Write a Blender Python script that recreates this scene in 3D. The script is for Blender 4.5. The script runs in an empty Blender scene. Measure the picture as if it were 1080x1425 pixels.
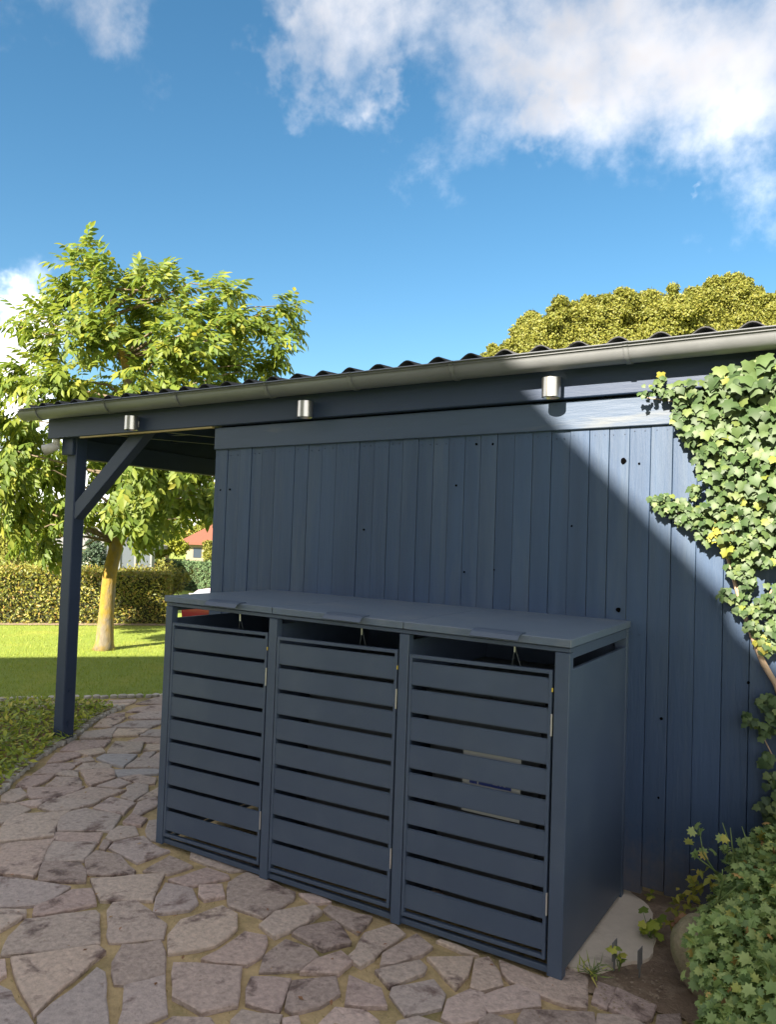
import bpy, bmesh, math, random
import numpy as np
from mathutils import Vector, Matrix, noise as mnoise
rnd = random.Random(7); rs = np.random.RandomState(11)
sc = bpy.context.scene; C = sc.collection

# ------------------------------------------------------------------ camera
F = 1075.89; YAW, PIT, ROL = -0.5564, 0.0370, 0.0348
CAM = np.array([2.8997, -3.451, 1.4889])
_f = np.array([math.sin(YAW)*math.cos(PIT), math.cos(YAW)*math.cos(PIT), math.sin(PIT)])
_r = np.array([math.cos(YAW), -math.sin(YAW), 0.]); _u = np.cross(_r, _f)
RT = math.cos(ROL)*_r+math.sin(ROL)*_u; UP = -math.sin(ROL)*_r+math.cos(ROL)*_u; FW = _f
cd = bpy.data.cameras.new('camera'); cam = bpy.data.objects.new('camera', cd); C.objects.link(cam); sc.camera = cam
cd.sensor_fit = 'VERTICAL'; cd.sensor_height = 36; cd.lens = F/1425*36; cd.clip_start = .05; cd.clip_end = 3000
cam.matrix_world = Matrix(((RT[0], UP[0], -FW[0], CAM[0]), (RT[1], UP[1], -FW[1], CAM[1]), (RT[2], UP[2], -FW[2], CAM[2]), (0, 0, 0, 1)))
def ray(x, y): return RT*(x-540)/F-UP*(y-712.5)/F+FW
def onz(x, y, z=0.): d = ray(x, y); return CAM+(z-CAM[2])/d[2]*d
def ony(x, y, Y=0.): d = ray(x, y); return CAM+(Y-CAM[1])/d[1]*d
def at(x, y, dist): return CAM+ray(x, y)*dist
def px(P): d = np.asarray(P)-CAM; t = d@FW; return 540+F*(d@RT)/t, 712.5-F*(d@UP)/t

# ------------------------------------------------------------------ sky, sun, exposure
SUN_EL = math.radians(31.0); SUN_AZ = math.radians(180.5)   # azimuth clockwise from +Y: the sun stands behind the viewer
W = bpy.data.worlds.new('World'); sc.world = W; W.use_nodes = True
nt = W.node_tree; nt.nodes.clear()
def N(t, typ, **k):
    n = t.nodes.new(typ)
    for a, b in k.items(): setattr(n, a, b)
    return n
def L(t, a, b): t.links.new(a, b)
sky = N(nt, 'ShaderNodeTexSky', sky_type='NISHITA', sun_disc=False, sun_elevation=SUN_EL, sun_rotation=SUN_AZ, altitude=0, air_density=1.0, dust_density=.3, ozone_density=2.2)
hs = N(nt, 'ShaderNodeHueSaturation'); hs.inputs['Saturation'].default_value = 1.22; hs.inputs['Hue'].default_value = .488; hs.inputs['Value'].default_value = .47
L(nt, sky.outputs[0], hs.inputs['Color'])
tc = N(nt, 'ShaderNodeTexCoord')
def M(t, op, a, b=None, clamp=False):
    n = N(t, 'ShaderNodeMath', operation=op, use_clamp=clamp)
    for i, v in enumerate((a, b)):
        if v is None: continue
        if hasattr(v, 'links'): L(t, v, n.inputs[i])
        else: n.inputs[i].default_value = v
    return n.outputs[0]
def dirn(x, y): d = ray(x, y); return d/np.linalg.norm(d)
blobs = [((375, 75), .06, 1.2), ((430, 60), .085, 1.25), ((490, 50), .10, 1.2), ((525, 115), .045, 1.2), ((610, 10), .14, 1), ((700, -20), .2, 1), ((770, 70), .11, 1.15), ((775, 170), .06, 1.15), ((850, 60), .15, 1.15),
         ((980, 60), .14, 1.1), ((1100, 40), .17, 1.1), ((900, -180), .30, 1.1), ((665, 188), .028, .95), ((120, 5), .09, .62), ((220, -10), .07, .62), ((35, 470), .055, 1.3), ((0, 530), .07, 1.3),
         ((976, 302), .012, .6), ((1450, 0), .3, 1.), ((-330, 480), .25, 1), ((300, -300), .25, .8)]
wn = N(nt, 'ShaderNodeTexNoise'); wn.inputs['Scale'].default_value = 9.; wn.inputs['Detail'].default_value = 5; wn.inputs['Roughness'].default_value = .6; L(nt, tc.outputs['Generated'], wn.inputs['Vector'])
ws = N(nt, 'ShaderNodeVectorMath', operation='SUBTRACT'); L(nt, wn.outputs['Color'], ws.inputs[0]); ws.inputs[1].default_value = (.5, .5, .5)
wc = N(nt, 'ShaderNodeVectorMath', operation='SCALE'); L(nt, ws.outputs[0], wc.inputs[0]); wc.inputs['Scale'].default_value = .17
wv = N(nt, 'ShaderNodeVectorMath', operation='ADD'); L(nt, tc.outputs['Generated'], wv.inputs[0]); L(nt, wc.outputs[0], wv.inputs[1])
acc = None
for (bx, by), r, w in blobs:
    d = dirn(bx, by)
    dn = N(nt, 'ShaderNodeVectorMath', operation='DISTANCE'); L(nt, wv.outputs[0], dn.inputs[0]); dn.inputs[1].default_value = d
    v = M(nt, 'MULTIPLY', M(nt, 'SUBTRACT', 1.25, M(nt, 'DIVIDE', dn.outputs['Value'], r*1.25), True), w)
    acc = v if acc is None else M(nt, 'MAXIMUM', acc, v)
def fbm(t, vec, scale, det=6, rough=.6, dist=0.):
    n = N(t, 'ShaderNodeTexNoise'); n.inputs['Scale'].default_value = scale; n.inputs['Detail'].default_value = det
    n.inputs['Roughness'].default_value = rough; n.inputs['Distortion'].default_value = dist
    if vec is not None: L(t, vec, n.inputs['Vector'])
    return n.outputs['Fac']
n1 = fbm(nt, tc.outputs['Generated'], 6.5, 9, .58, .08); n2 = fbm(nt, tc.outputs['Generated'], 3.2, 5, .55)
# cloud added over the unseen sky to lift the shade; blue band kept clear
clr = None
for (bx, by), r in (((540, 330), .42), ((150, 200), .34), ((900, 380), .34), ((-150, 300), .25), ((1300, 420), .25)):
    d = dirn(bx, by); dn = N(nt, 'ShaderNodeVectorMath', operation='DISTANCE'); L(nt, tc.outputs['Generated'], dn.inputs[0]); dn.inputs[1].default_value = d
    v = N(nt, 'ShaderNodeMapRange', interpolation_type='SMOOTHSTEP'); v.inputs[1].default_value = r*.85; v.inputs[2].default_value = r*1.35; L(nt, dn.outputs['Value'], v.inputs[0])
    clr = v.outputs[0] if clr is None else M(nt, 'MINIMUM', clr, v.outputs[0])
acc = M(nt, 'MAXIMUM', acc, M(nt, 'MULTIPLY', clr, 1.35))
blb = acc
dens = M(nt, 'ADD', M(nt, 'MULTIPLY', acc, .62), M(nt, 'MULTIPLY', M(nt, 'MULTIPLY', M(nt, 'SUBTRACT', n1, .5), 1.5), M(nt, 'MULTIPLY', acc, 4., True)))
mr = N(nt, 'ShaderNodeMapRange', interpolation_type='SMOOTHSTEP'); mr.inputs[1].default_value = .32; mr.inputs[2].default_value = .95; L(nt, dens, mr.inputs[0])
# general thin bank of haze and cloud low over the horizon, all the way round
sp = N(nt, 'ShaderNodeSeparateXYZ'); L(nt, tc.outputs['Generated'], sp.inputs[0])
lo = N(nt, 'ShaderNodeMapRange', interpolation_type='SMOOTHSTEP'); lo.inputs[1].default_value = .16; lo.inputs[2].default_value = .02; lo.inputs[3].default_value = 0; lo.inputs[4].default_value = .75
L(nt, sp.outputs['Z'], lo.inputs[0])
lo2 = M(nt, 'MULTIPLY', lo.outputs[0], M(nt, 'ADD', n2, .35), True)
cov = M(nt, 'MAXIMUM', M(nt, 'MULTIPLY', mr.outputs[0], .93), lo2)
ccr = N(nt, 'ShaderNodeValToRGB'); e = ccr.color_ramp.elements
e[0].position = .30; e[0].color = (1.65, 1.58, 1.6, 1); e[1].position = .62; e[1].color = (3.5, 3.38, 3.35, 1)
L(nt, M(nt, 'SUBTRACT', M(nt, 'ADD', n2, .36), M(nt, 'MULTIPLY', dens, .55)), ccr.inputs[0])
# the low cumulus is sunlit from our side: brighter
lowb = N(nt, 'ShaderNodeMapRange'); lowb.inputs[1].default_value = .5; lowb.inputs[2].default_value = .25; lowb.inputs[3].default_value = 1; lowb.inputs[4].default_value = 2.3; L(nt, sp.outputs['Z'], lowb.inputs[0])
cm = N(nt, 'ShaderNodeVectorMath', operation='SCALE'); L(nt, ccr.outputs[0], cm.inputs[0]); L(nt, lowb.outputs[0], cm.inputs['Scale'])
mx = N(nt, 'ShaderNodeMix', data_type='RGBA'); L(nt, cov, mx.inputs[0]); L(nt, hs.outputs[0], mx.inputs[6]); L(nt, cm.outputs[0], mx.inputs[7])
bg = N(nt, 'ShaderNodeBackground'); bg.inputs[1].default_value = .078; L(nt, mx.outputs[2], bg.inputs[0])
wo = N(nt, 'ShaderNodeOutputWorld'); L(nt, bg.outputs[0], wo.inputs[0])
sd = bpy.data.lights.new('sun', 'SUN'); sd.energy = 3.8; sd.angle = math.radians(.53); sd.color = (1, .90, .74)
so = bpy.data.objects.new('sun', sd); C.objects.link(so)
sdir = Vector((math.sin(SUN_AZ)*math.cos(SUN_EL), math.cos(SUN_AZ)*math.cos(SUN_EL), math.sin(SUN_EL)))
so.rotation_euler = sdir.to_track_quat('Z', 'Y').to_euler(); so.location = (0, -20, 20)
vs = sc.view_settings; vs.view_transform = 'Standard'; vs.look = 'None'; vs.gamma = 1; vs.use_curve_mapping = False; vs.exposure = 2.38

# ------------------------------------------------------------------ materials
def mat(name, col, rough=.6, var=.15, scale=12., det=5, bump=.0, bscale=None, metal=0., spec=None, stretch=None, col2=None, c2scale=2.5, c2lo=.5, c2hi=.65, island=False, trans=0., ramp=None, objr=0., coat=0.):
    m = bpy.data.materials.new(name); m.use_nodes = True; t = m.node_tree; b = t.nodes['Principled BSDF']
    g = N(t, 'ShaderNodeNewGeometry'); vec = g.outputs['Position']
    if stretch:
        mp = N(t, 'ShaderNodeMapping'); mp.inputs['Scale'].default_value = stretch; L(t, vec, mp.inputs[0]); vec = mp.outputs[0]
    oi = N(t, 'ShaderNodeObjectInfo')
    if objr or island:
        ad = N(t, 'ShaderNodeVectorMath', operation='ADD'); cmb = N(t, 'ShaderNodeCombineXYZ')
        L(t, M(t, 'MULTIPLY', oi.outputs['Random'], 37.), cmb.inputs[0]); L(t, vec, ad.inputs[0]); L(t, cmb.outputs[0], ad.inputs[1])
        if objr: vec = ad.outputs[0]
    f1 = fbm(t, vec, scale, det, .62)
    rf = M(t, 'FRACT', M(t, 'ADD', g.outputs['Random Per Island'], M(t, 'MULTIPLY', oi.outputs['Random'], 1.618)))
    if ramp:
        cr = N(t, 'ShaderNodeValToRGB'); els = cr.color_ramp.elements
        while len(els) < len(ramp): els.new(.5)
        for el, (p, c) in zip(els, ramp): el.position = p; el.color = (*c, 1)
        src = rf if island else (oi.outputs['Random'] if objr else f1)
        L(t, src, cr.inputs[0]); base = cr.outputs[0]
    else:
        rgb = N(t, 'ShaderNodeRGB'); rgb.outputs[0].default_value = (*col, 1); base = rgb.outputs[0]
    if col2:
        f2 = fbm(t, vec, c2scale, 6, .65, .3); m2 = N(t, 'ShaderNodeMapRange'); m2.inputs[1].default_value = c2lo; m2.inputs[2].default_value = c2hi; L(t, f2, m2.inputs[0])
        mm = N(t, 'ShaderNodeMix', data_type='RGBA'); L(t, m2.outputs[0], mm.inputs[0]); L(t, base, mm.inputs[6]); mm.inputs[7].default_value = (*col2, 1); base = mm.outputs[2]
    h = N(t, 'ShaderNodeHueSaturation'); L(t, base, h.inputs['Color'])
    v = M(t, 'ADD', 1-var, M(t, 'MULTIPLY', f1, 2*var))
    if objr: v = M(t, 'ADD', v, M(t, 'MULTIPLY', M(t, 'SUBTRACT', oi.outputs['Random'], .5), objr))
    L(t, v, h.inputs['Value']); L(t, h.outputs[0], b.inputs['Base Color'])
    b.inputs['Roughness'].default_value = rough; b.inputs['Metallic'].default_value = metal
    if spec is not None: b.inputs['Specular IOR Level'].default_value = spec
    if coat: b.inputs['Coat Weight'].default_value = coat
    if bump:
        bn = N(t, 'ShaderNodeBump'); bn.inputs['Strength'].default_value = 1; bn.inputs['Distance'].default_value = bump
        L(t, fbm(t, vec, bscale or scale*2, 8, .65), bn.inputs['Height']); L(t, bn.outputs[0], b.inputs['Normal'])
    if trans:
        tr = N(t, 'ShaderNodeBsdfTranslucent'); h2 = N(t, 'ShaderNodeHueSaturation'); h2.inputs['Value'].default_value = 1.25; h2.inputs['Hue'].default_value = .49; L(t, h.outputs[0], h2.inputs['Color']); L(t, h2.outputs[0], tr.inputs[0])
        ms = N(t, 'ShaderNodeMixShader'); ms.inputs[0].default_value = trans; L(t, b.outputs[0], ms.inputs[1]); L(t, tr.outputs[0], ms.inputs[2])
        L(t, ms.outputs[0], t.nodes['Material Output'].inputs[0])
    return m
MT = {}
MT['paint'] = mat('blue_painted_wood', (.033, .064, .128), .55, .36, 9, 8, .0028, 60, spec=.5, stretch=(1, 1, .10), col2=(.066, .096, .142), c2scale=5, c2lo=.5, c2hi=.8, objr=.14)
MT['paint_beam'] = mat('blue_painted_beam', (.024, .042, .088), .55, .15, 8, 5, .0012, 60, stretch=(.15, 1, 1))
MT['paint_frieze'] = mat('worn_blue_painted_board', (.045, .072, .125), .5, .3, 6, 6, .0015, 60, stretch=(.12, 1, 1), col2=(.15, .155, .15), c2scale=7, c2lo=.56, c2hi=.8)
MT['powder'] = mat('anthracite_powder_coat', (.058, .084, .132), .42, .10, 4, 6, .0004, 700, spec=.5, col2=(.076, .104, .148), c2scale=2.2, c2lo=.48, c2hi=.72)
MT['powder_sky_lit'] = mat('anthracite_powder_coat_sky_lit', (.105, .142, .195), .42, .14, 14, 7, .0005, 700, spec=.5, col2=(.15, .175, .21), c2scale=5, c2lo=.5, c2hi=.75)  # same coat, lightened for the sky sheen on the lids, plus patchy dust
MT['dark'] = mat('dark_void', (.012, .014, .018), .8)
MT['knot'] = mat('knot_hole_black', (.002, .002, .002), 1., spec=0.)
MT['steel'] = mat('brushed_steel', (.62, .60, .57), .32, .1, 40, 3, .0003, 90, metal=1., stretch=(1, 1, .05))
MT['zinc'] = mat('weathered_zinc', (.20, .21, .225), .5, .14, 5, 6, .0004, 60, metal=.2, stretch=(.5, 1, 1), col2=(.16, .17, .18), c2scale=3)
MT['hinge'] = mat('silver_hinge', (.7, .7, .68), .35, metal=.8)
MT['brass'] = mat('brass_screw', (.6, .45, .06), .4)
MT['fibre'] = mat('dark_corrugated_sheet', (.035, .036, .042), .75, .25, 14, 6, .001, 90)
MT['lath'] = mat('raw_wood_lath', (.42, .33, .16), .7, .15, 20)
MT['stone'] = mat('porphyry_flagstone', (.27, .235, .235), .8, .62, 44, 10, .014, 64, objr=.34, col2=(.17, .115, .10), c2scale=6.5, c2lo=.55, c2hi=.66,
    ramp=[(0, (.44, .34, .30)), (.25, (.55, .45, .385)), (.4, (.48, .36, .325)), (.6, (.58, .46, .37)), (.8, (.40, .34, .32)), (1, (.52, .40, .35))])
MT['stone_grey'] = mat('blue_grey_flagstone', (.37, .345, .35), .8, .5, 30, 8, .010, 45, objr=.2)
MT['mortar'] = mat('sandy_joint_mortar', (.50, .375, .20), .95, .4, 30, 8, .010, 70, col2=(.25, .21, .09), c2scale=3.2, c2lo=.48, c2hi=.66)
MT['concrete'] = mat('pale_concrete', (.72, .62, .51), .9, .16, 16, 8, .002, 60, col2=(.30, .23, .17), c2scale=4.5, c2lo=.58, c2hi=.74)
MT['soil'] = mat('brown_soil', (.24, .17, .12), .97, .3, 45, 8, .012, 50, col2=(.34, .26, .19), c2scale=12)
MT['lawn'] = mat('lawn_turf', (.19, .25, .028), .95, .25, 30, 7, .01, 80, col2=(.24, .27, .035), c2scale=1.2)
MT['cobble'] = mat('granite_cobble', (.45, .42, .38), .85, .3, 30, 6, .004, 60, objr=.4)
MT['grit'] = mat('soil_grit', (.30, .23, .17), .9, .3, 30)
MT['boulder'] = mat('mossy_boulder', (.34, .29, .19), .9, .4, 30, 8, .012, 70, col2=(.19, .20, .085), c2scale=9, c2lo=.45, c2hi=.7)
MT['grass'] = mat('grass_blade', None or (.1, .2, .03), .6, .1, island=True, trans=.3, ramp=[(0, (.17, .25, .025)), (.5, (.25, .32, .03)), (1, (.33, .36, .05))])
MT['moss'] = mat('joint_moss', (.1, .2, .04), .9, .2, island=True, ramp=[(0, (.13, .13, .04)), (.6, (.20, .22, .05)), (1, (.34, .27, .12))])
MT['walnut'] = mat('walnut_leaf', (.1, .2, .04), .55, .12, island=True, trans=.5, ramp=[(0, (.09, .15, .025)), (.35, (.14, .21, .03)), (.7, (.20, .26, .035)), (.93, (.25, .29, .04)), (1, (.32, .31, .04))])
MT['ivy'] = mat('ivy_leaf', (.1, .2, .04), .55, .42, island=True, trans=.18, ramp=[(0, (.03, .06, .02)), (.4, (.055, .10, .03)), (.8, (.08, .125, .04)), (.975, (.125, .165, .045)), (1, (.18, .21, .03))])
MT['ivy_y'] = mat('yellowed_ivy_leaf', (.1, .2, .04), .6, .12, island=True, trans=.25, ramp=[(0, (.16, .19, .04)), (.5, (.27, .27, .03)), (1, (.36, .31, .06))])
MT['bush'] = mat('cranesbill_leaf', (.1, .2, .04), .5, .4, island=True, trans=.2, ramp=[(0, (.13, .21, .075)), (.4, (.24, .35, .11)), (.8, (.34, .43, .15)), (.955, (.42, .46, .12)), (.975, (.5, .42, .08)), (1, (.55, .26, .14))])
MT['bed'] = mat('ground_cover_leaf', (.1, .2, .04), .5, .12, island=True, trans=.25, ramp=[(0, (.14, .21, .04)), (.5, (.30, .38, .05)), (.85, (.45, .48, .06)), (1, (.6, .52, .12))])
MT['deadleaf'] = mat('dry_brown_leaf', (.2, .1, .05), .7, .15, island=True, trans=.1, ramp=[(0, (.18, .09, .04)), (.6, (.34, .17, .09)), (1, (.40, .28, .12))])
MT['hedge'] = mat('beech_hedge_leaf', (.1, .2, .04), .5, .12, island=True, trans=.25, ramp=[(0, (.10, .125, .022)), (.35, (.18, .20, .03)), (.65, (.25, .24, .038)), (.88, (.31, .26, .045)), (1, (.28, .16, .05))])
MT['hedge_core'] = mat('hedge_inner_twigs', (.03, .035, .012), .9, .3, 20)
MT['far_a'] = mat('autumn_crown_leaf', (.1, .2, .04), .6, .12, island=True, trans=.25, ramp=[(0, (.13, .15, .022)), (.5, (.175, .185, .026)), (1, (.22, .21, .032))])
MT['far_y'] = mat('bright_yellow_leaf', (.1, .2, .04), .6, .12, island=True, trans=.3, ramp=[(0, (.16, .20, .012)), (1, (.26, .27, .02))])
MT['far_g'] = mat('dark_conifer_leaf', (.1, .2, .04), .7, .12, island=True, ramp=[(0, (.02, .045, .025)), (1, (.05, .085, .045))])
MT['thuja'] = mat('clipped_thuja', (.1, .2, .04), .8, .12, island=True, ramp=[(0, (.05, .10, .045)), (1, (.11, .17, .065))])
MT['bark'] = mat('lichen_covered_bark', (.16, .135, .095), .9, .45, 26, 8, .014, 34, stretch=(1, 1, .5), col2=(.25, .165, .02), c2scale=6, c2lo=.38, c2hi=.56)
MT['twig'] = mat('grey_brown_twig', (.16, .12, .08), .8, .2, 20)
MT['vine'] = mat('pale_ivy_stem', (.38, .27, .19), .8, .2, 25, bump=.002)
MT['stalk'] = mat('green_stalk', (.14, .2, .06), .6)
MT['tagm'] = mat('grey_plant_tag', (.19, .19, .19), .5, .2, 30)
MT['plastic_w'] = mat('white_sticker', (.34, .34, .32), .5, .2, 20)
MT['plastic_b'] = mat('blue_sticker_band', (.015, .03, .16), .4)
MT['bin'] = mat('grey_bin_plastic', (.10, .115, .12), .5, .08)
MT['blackp'] = mat('black_rubber', (.012, .012, .012), .6)
MT['render'] = mat('cream_render', (.24, .21, .155), .9, .08, 6)
MT['rendw'] = mat('white_render', (.45, .43, .39), .9, .08, 6)
MT['redtile'] = mat('red_roof_tile', (.17, .06, .038), .8, .2, 9)
MT['greyroof'] = mat('pale_grey_roof', (.2, .2, .2), .8, .1, 4)
MT['greypanel'] = mat('blue_grey_fence_panel', (.06, .075, .095), .7, .15, 3)
MT['post_l'] = mat('light_grey_post', (.14, .15, .16), .6)
MT['glass'] = mat('window_glass', (.03, .045, .07), .3, .05, spec=.4)
MT['carroof_sky'] = mat('sky_tinted_car_roof', (.05, .07, .11), .3)  # reflected sky put into the base colour of the red car's roof
MT['red'] = mat('red_car_paint', (.5, .03, .05), .25, .03, coat=.8)
MT['whitep'] = mat('off_white_plastic', (.62, .60, .55), .4)

t = MT['paint'].node_tree; b_ = t.nodes['Principled BSDF']; lk = b_.inputs['Base Color'].links[0].from_socket
g_ = N(t, 'ShaderNodeNewGeometry'); sz_ = N(t, 'ShaderNodeSeparateXYZ'); L(t, g_.outputs['Position'], sz_.inputs[0])
nz = fbm(t, g_.outputs['Position'], 22., 8, .7); mz = N(t, 'ShaderNodeMapRange'); mz.inputs[1].default_value = .30; mz.inputs[2].default_value = -.02; L(t, M(t, 'SUBTRACT', sz_.outputs['Z'], M(t, 'MULTIPLY', M(t, 'SUBTRACT', nz, .5), .55)), mz.inputs[0])
mm_ = N(t, 'ShaderNodeMix', data_type='RGBA'); L(t, M(t, 'MULTIPLY', mz.outputs[0], .55), mm_.inputs[0]); L(t, lk, mm_.inputs[6]); mm_.inputs[7].default_value = (.15, .12, .09, 1); L(t, mm_.outputs[2], b_.inputs['Base Color'])

# ------------------------------------------------------------------ mesh helpers
def me_of(name, v, f, m=None, smooth=False):
    me = bpy.data.meshes.new(name); me.from_pydata([tuple(map(float, p)) for p in v], [], f)
    if m: me.materials.append(MT[m] if isinstance(m, str) else m)
    if smooth:
        for p in me.polygons: p.use_smooth = True
    me.update(); return me
def link(name, me, parent=None, loc=None, label=None):
    o = bpy.data.objects.new(name, me); C.objects.link(o)
    if parent is not None:
        o.parent = parent; r = parent
        off = Vector((0, 0, 0)); q = parent
        while q is not None:
            if q.get('_rooted'): off = Vector(q.location)
            q = q.parent
        if parent.get('_rooted'): o.matrix_parent_inverse = Matrix.Translation(-off)
        else: o.matrix_parent_inverse = Matrix.Translation(-Vector(parent.location)) if parent.parent is not None or parent.location.length > 0 else Matrix()
    if loc is not None: o.location = loc
    if label: o['label'] = label
    return o
def tag(o, label, cat, group=None, kind=None):
    o['label'] = label; o['category'] = cat
    if group: o['group'] = group
    if kind: o['kind'] = kind
    return o
def struct(o, label, cat='ground'):
    o['kind'] = 'structure'; o['label'] = label; o['category'] = cat; return o
def thing(name, label, cat, loc=(0, 0, 0), group=None):
    o = bpy.data.objects.new(name, None); C.objects.link(o); o.location = loc; o.empty_display_size = .1; o['_rooted'] = 1
    return tag(o, label, cat, group)
def boxm(bm, x0, x1, y0, y1, z0, z1, bev=0.):
    vs_ = [bm.verts.new((x, y, z)) for x in (x0, x1) for y in (y0, y1) for z in (z0, z1)]
    fs = [bm.faces.new([vs_[i] for i in q]) for q in ((0, 1, 3, 2), (4, 6, 7, 5), (0, 4, 5, 1), (2, 3, 7, 6), (0, 2, 6, 4), (1, 5, 7, 3))]
    if bev:
        es = list({e for f in fs for e in f.edges}); bmesh.ops.bevel(bm, geom=es, offset=bev, segments=1, affect='EDGES')
def bm_me(name, bm, m, smooth=False):
    bmesh.ops.recalc_face_normals(bm, faces=bm.faces); me = bpy.data.meshes.new(name); bm.to_mesh(me); bm.free(); me.materials.append(MT[m])
    if smooth:
        for p in me.polygons: p.use_smooth = True
    return me
def box(name, x0, x1, y0, y1, z0, z1, m, parent=None, bev=.002, fn=None, label=None):
    bm = bmesh.new(); boxm(bm, x0, x1, y0, y1, z0, z1, bev)
    if fn:
        for v in bm.verts: v.co = fn(v.co)
    return link(name, bm_me(name, bm, m), parent, label=label)
def tubem(bm, pts, rads, n=8, cap=True):
    rings = []; pts = [Vector(p) for p in pts]; ref = None
    for i, p in enumerate(pts):
        a = pts[max(0, i-1)]; b = pts[min(len(pts)-1, i+1)]; d = (b-a).normalized()
        if ref is None: ref = Vector((1, 0, 0)) if abs(d.x) < .8 else Vector((0, 1, 0))
        s = (ref-d*ref.dot(d)).normalized(); ref = s; t = d.cross(s); r = rads[i] if hasattr(rads, '__len__') else rads
        rings.append([bm.verts.new(p+(s*math.cos(2*math.pi*k/n)+t*math.sin(2*math.pi*k/n))*r) for k in range(n)])
    for a, b in zip(rings, rings[1:]):
        for k in range(n): bm.faces.new((a[k], a[(k+1) % n], b[(k+1) % n], b[k]))
    if cap: bm.faces.new(rings[0][::-1]); bm.faces.new(rings[-1])
def tube(name, pts, rads, m, parent=None, n=8, smooth=True, label=None):
    bm = bmesh.new(); tubem(bm, pts, rads, n); return link(name, bm_me(name, bm, m, smooth), parent, label=label)
def nrm(a): return a/np.maximum(np.linalg.norm(a, axis=-1, keepdims=True), 1e-9)
def frames(tip, nor):
    y = nrm(tip); z = nor-(nor*y).sum(-1, keepdims=True)*y; z = nrm(z); x = np.cross(y, z); return np.stack([x, y, z], -1)
def scatter(name, tv, tf, P, R, S, m):
    tv = np.array(tv, float); n = len(P); nv = len(tv)
    S = np.asarray(S); S = S[:, None, None] if S.ndim == 1 else S
    V = (np.einsum('nij,vj->nvi', R, tv)*S+P[:, None, :]).reshape(-1, 3)
    k = len(tf[0]); Fc = (np.array(tf)[None]+(np.arange(n)*nv)[:, None, None]).reshape(-1)
    me = bpy.data.meshes.new(name); me.vertices.add(len(V)); me.vertices.foreach_set('co', V.ravel().astype(np.float32))
    nf = len(Fc)//k; me.loops.add(len(Fc)); me.loops.foreach_set('vertex_index', Fc.astype(np.int32))
    me.polygons.add(nf); me.polygons.foreach_set('loop_start', np.arange(0, nf*k, k, dtype=np.int32)); me.polygons.foreach_set('loop_total', np.full(nf, k, dtype=np.int32))
    me.update(calc_edges=True); me.materials.append(MT[m]); return me
def leaf_objs(parent, me, P, R, S, name='leaf', label=None):
    for p, r, s in zip(P, R, S):
        o = link(name, me, parent); M4 = Matrix(((r[0, 0]*s, r[0, 1]*s, r[0, 2]*s, p[0]), (r[1, 0]*s, r[1, 1]*s, r[1, 2]*s, p[1]), (r[2, 0]*s, r[2, 1]*s, r[2, 2]*s, p[2]), (0, 0, 0, 1)))
        o.matrix_basis = M4
        if label: o['label'] = label
def rv(n): return nrm(rs.normal(size=(n, 3)))
# leaf templates (stem at origin, tip along +y)
def fan(pts, c, zc): v = [(c[0], c[1], zc)]+[(x, y, z) for x, y, z in pts]; n = len(pts); return v, [(0, 1+i, 1+(i+1) % n) for i in range(n)]
ivy_pts = [(0, .03, 0), (.2, -.1, -.03), (.48, .05, -.08), (.40, .27, -.02), (.5, .5, -.07), (.27, .6, -.01), (0, .95, -.1), (-.27, .6, -.01), (-.5, .5, -.07), (-.40, .27, -.02), (-.48, .05, -.08), (-.2, -.1, -.03)]
IVY = fan(ivy_pts, (0, .33), .06)
gp = []
for i in range(7):
    a = math.radians(-130+i*260/6); gp.append((.58*math.sin(a)*(1 if i != 3 else .9), .35+.6*math.cos(a), -.07))
    if i < 6: a2 = a+math.radians(260/12); gp.append((.36*math.sin(a2), .35+.38*math.cos(a2), .0))
gp.append((0, .1, 0))
GER = fan(gp, (0, .35), .05)
SIMP = ([(0, 0, 0), (.22, .45, .06), (0, 1, -.05), (-.22, .45, .06), (0, .45, -.02)], [(0, 4, 1), (1, 4, 2), (2, 4, 3), (3, 4, 0)])
QUAD = ([(0, 0, 0), (.32, .5, .1), (0, 1, 0), (-.32, .5, .1)], [(0, 1, 2), (0, 2, 3)])
BLADE = ([(-.07, 0, 0), (.07, 0, 0), (0, 1, .25)], [(0, 1, 2)])
def pinnate():
    V = []; Fs = []
    def lf(base, dx, dy, dz, ln, w):
        d = Vector((dx, dy, dz)).normalized(); s = d.cross(Vector((0, 0, 1))).normalized()*w; b = Vector(base); k = len(V)
        V.extend([b, b+d*ln*.45+s+Vector((0, 0, .012)), b+d*ln*.8+s*.55-Vector((0, 0, .03*ln)), b+d*ln-Vector((0, 0, .16*ln)), b+d*ln*.8-s*.55-Vector((0, 0, .03*ln)), b+d*ln*.45-s+Vector((0, 0, .012)), b+d*ln*.5-Vector((0, 0, .02))])
        Fs.extend([(k+6, k+i, k+(i+1) % 6) for i in range(6)])
    for i, (y, l) in enumerate([(.28, .30), (.5, .36), (.72, .38)]):
        z = -.12*y*y
        lf((0, y, z), .75, .55, -.45, l*1.15, .10); lf((0, y-.03, z), -.75, .55, -.45, l*1.15, .10)
    lf((0, .85, -.1), 0, 1, -.6, .48, .115)
    k = len(V); V.extend([Vector((-.008, 0, 0)), Vector((.008, 0, 0)), Vector((0, .86, -.1))]); Fs.append((k, k+1, k+2))
    return [tuple(v) for v in V], Fs
PIN = pinnate()

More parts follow.
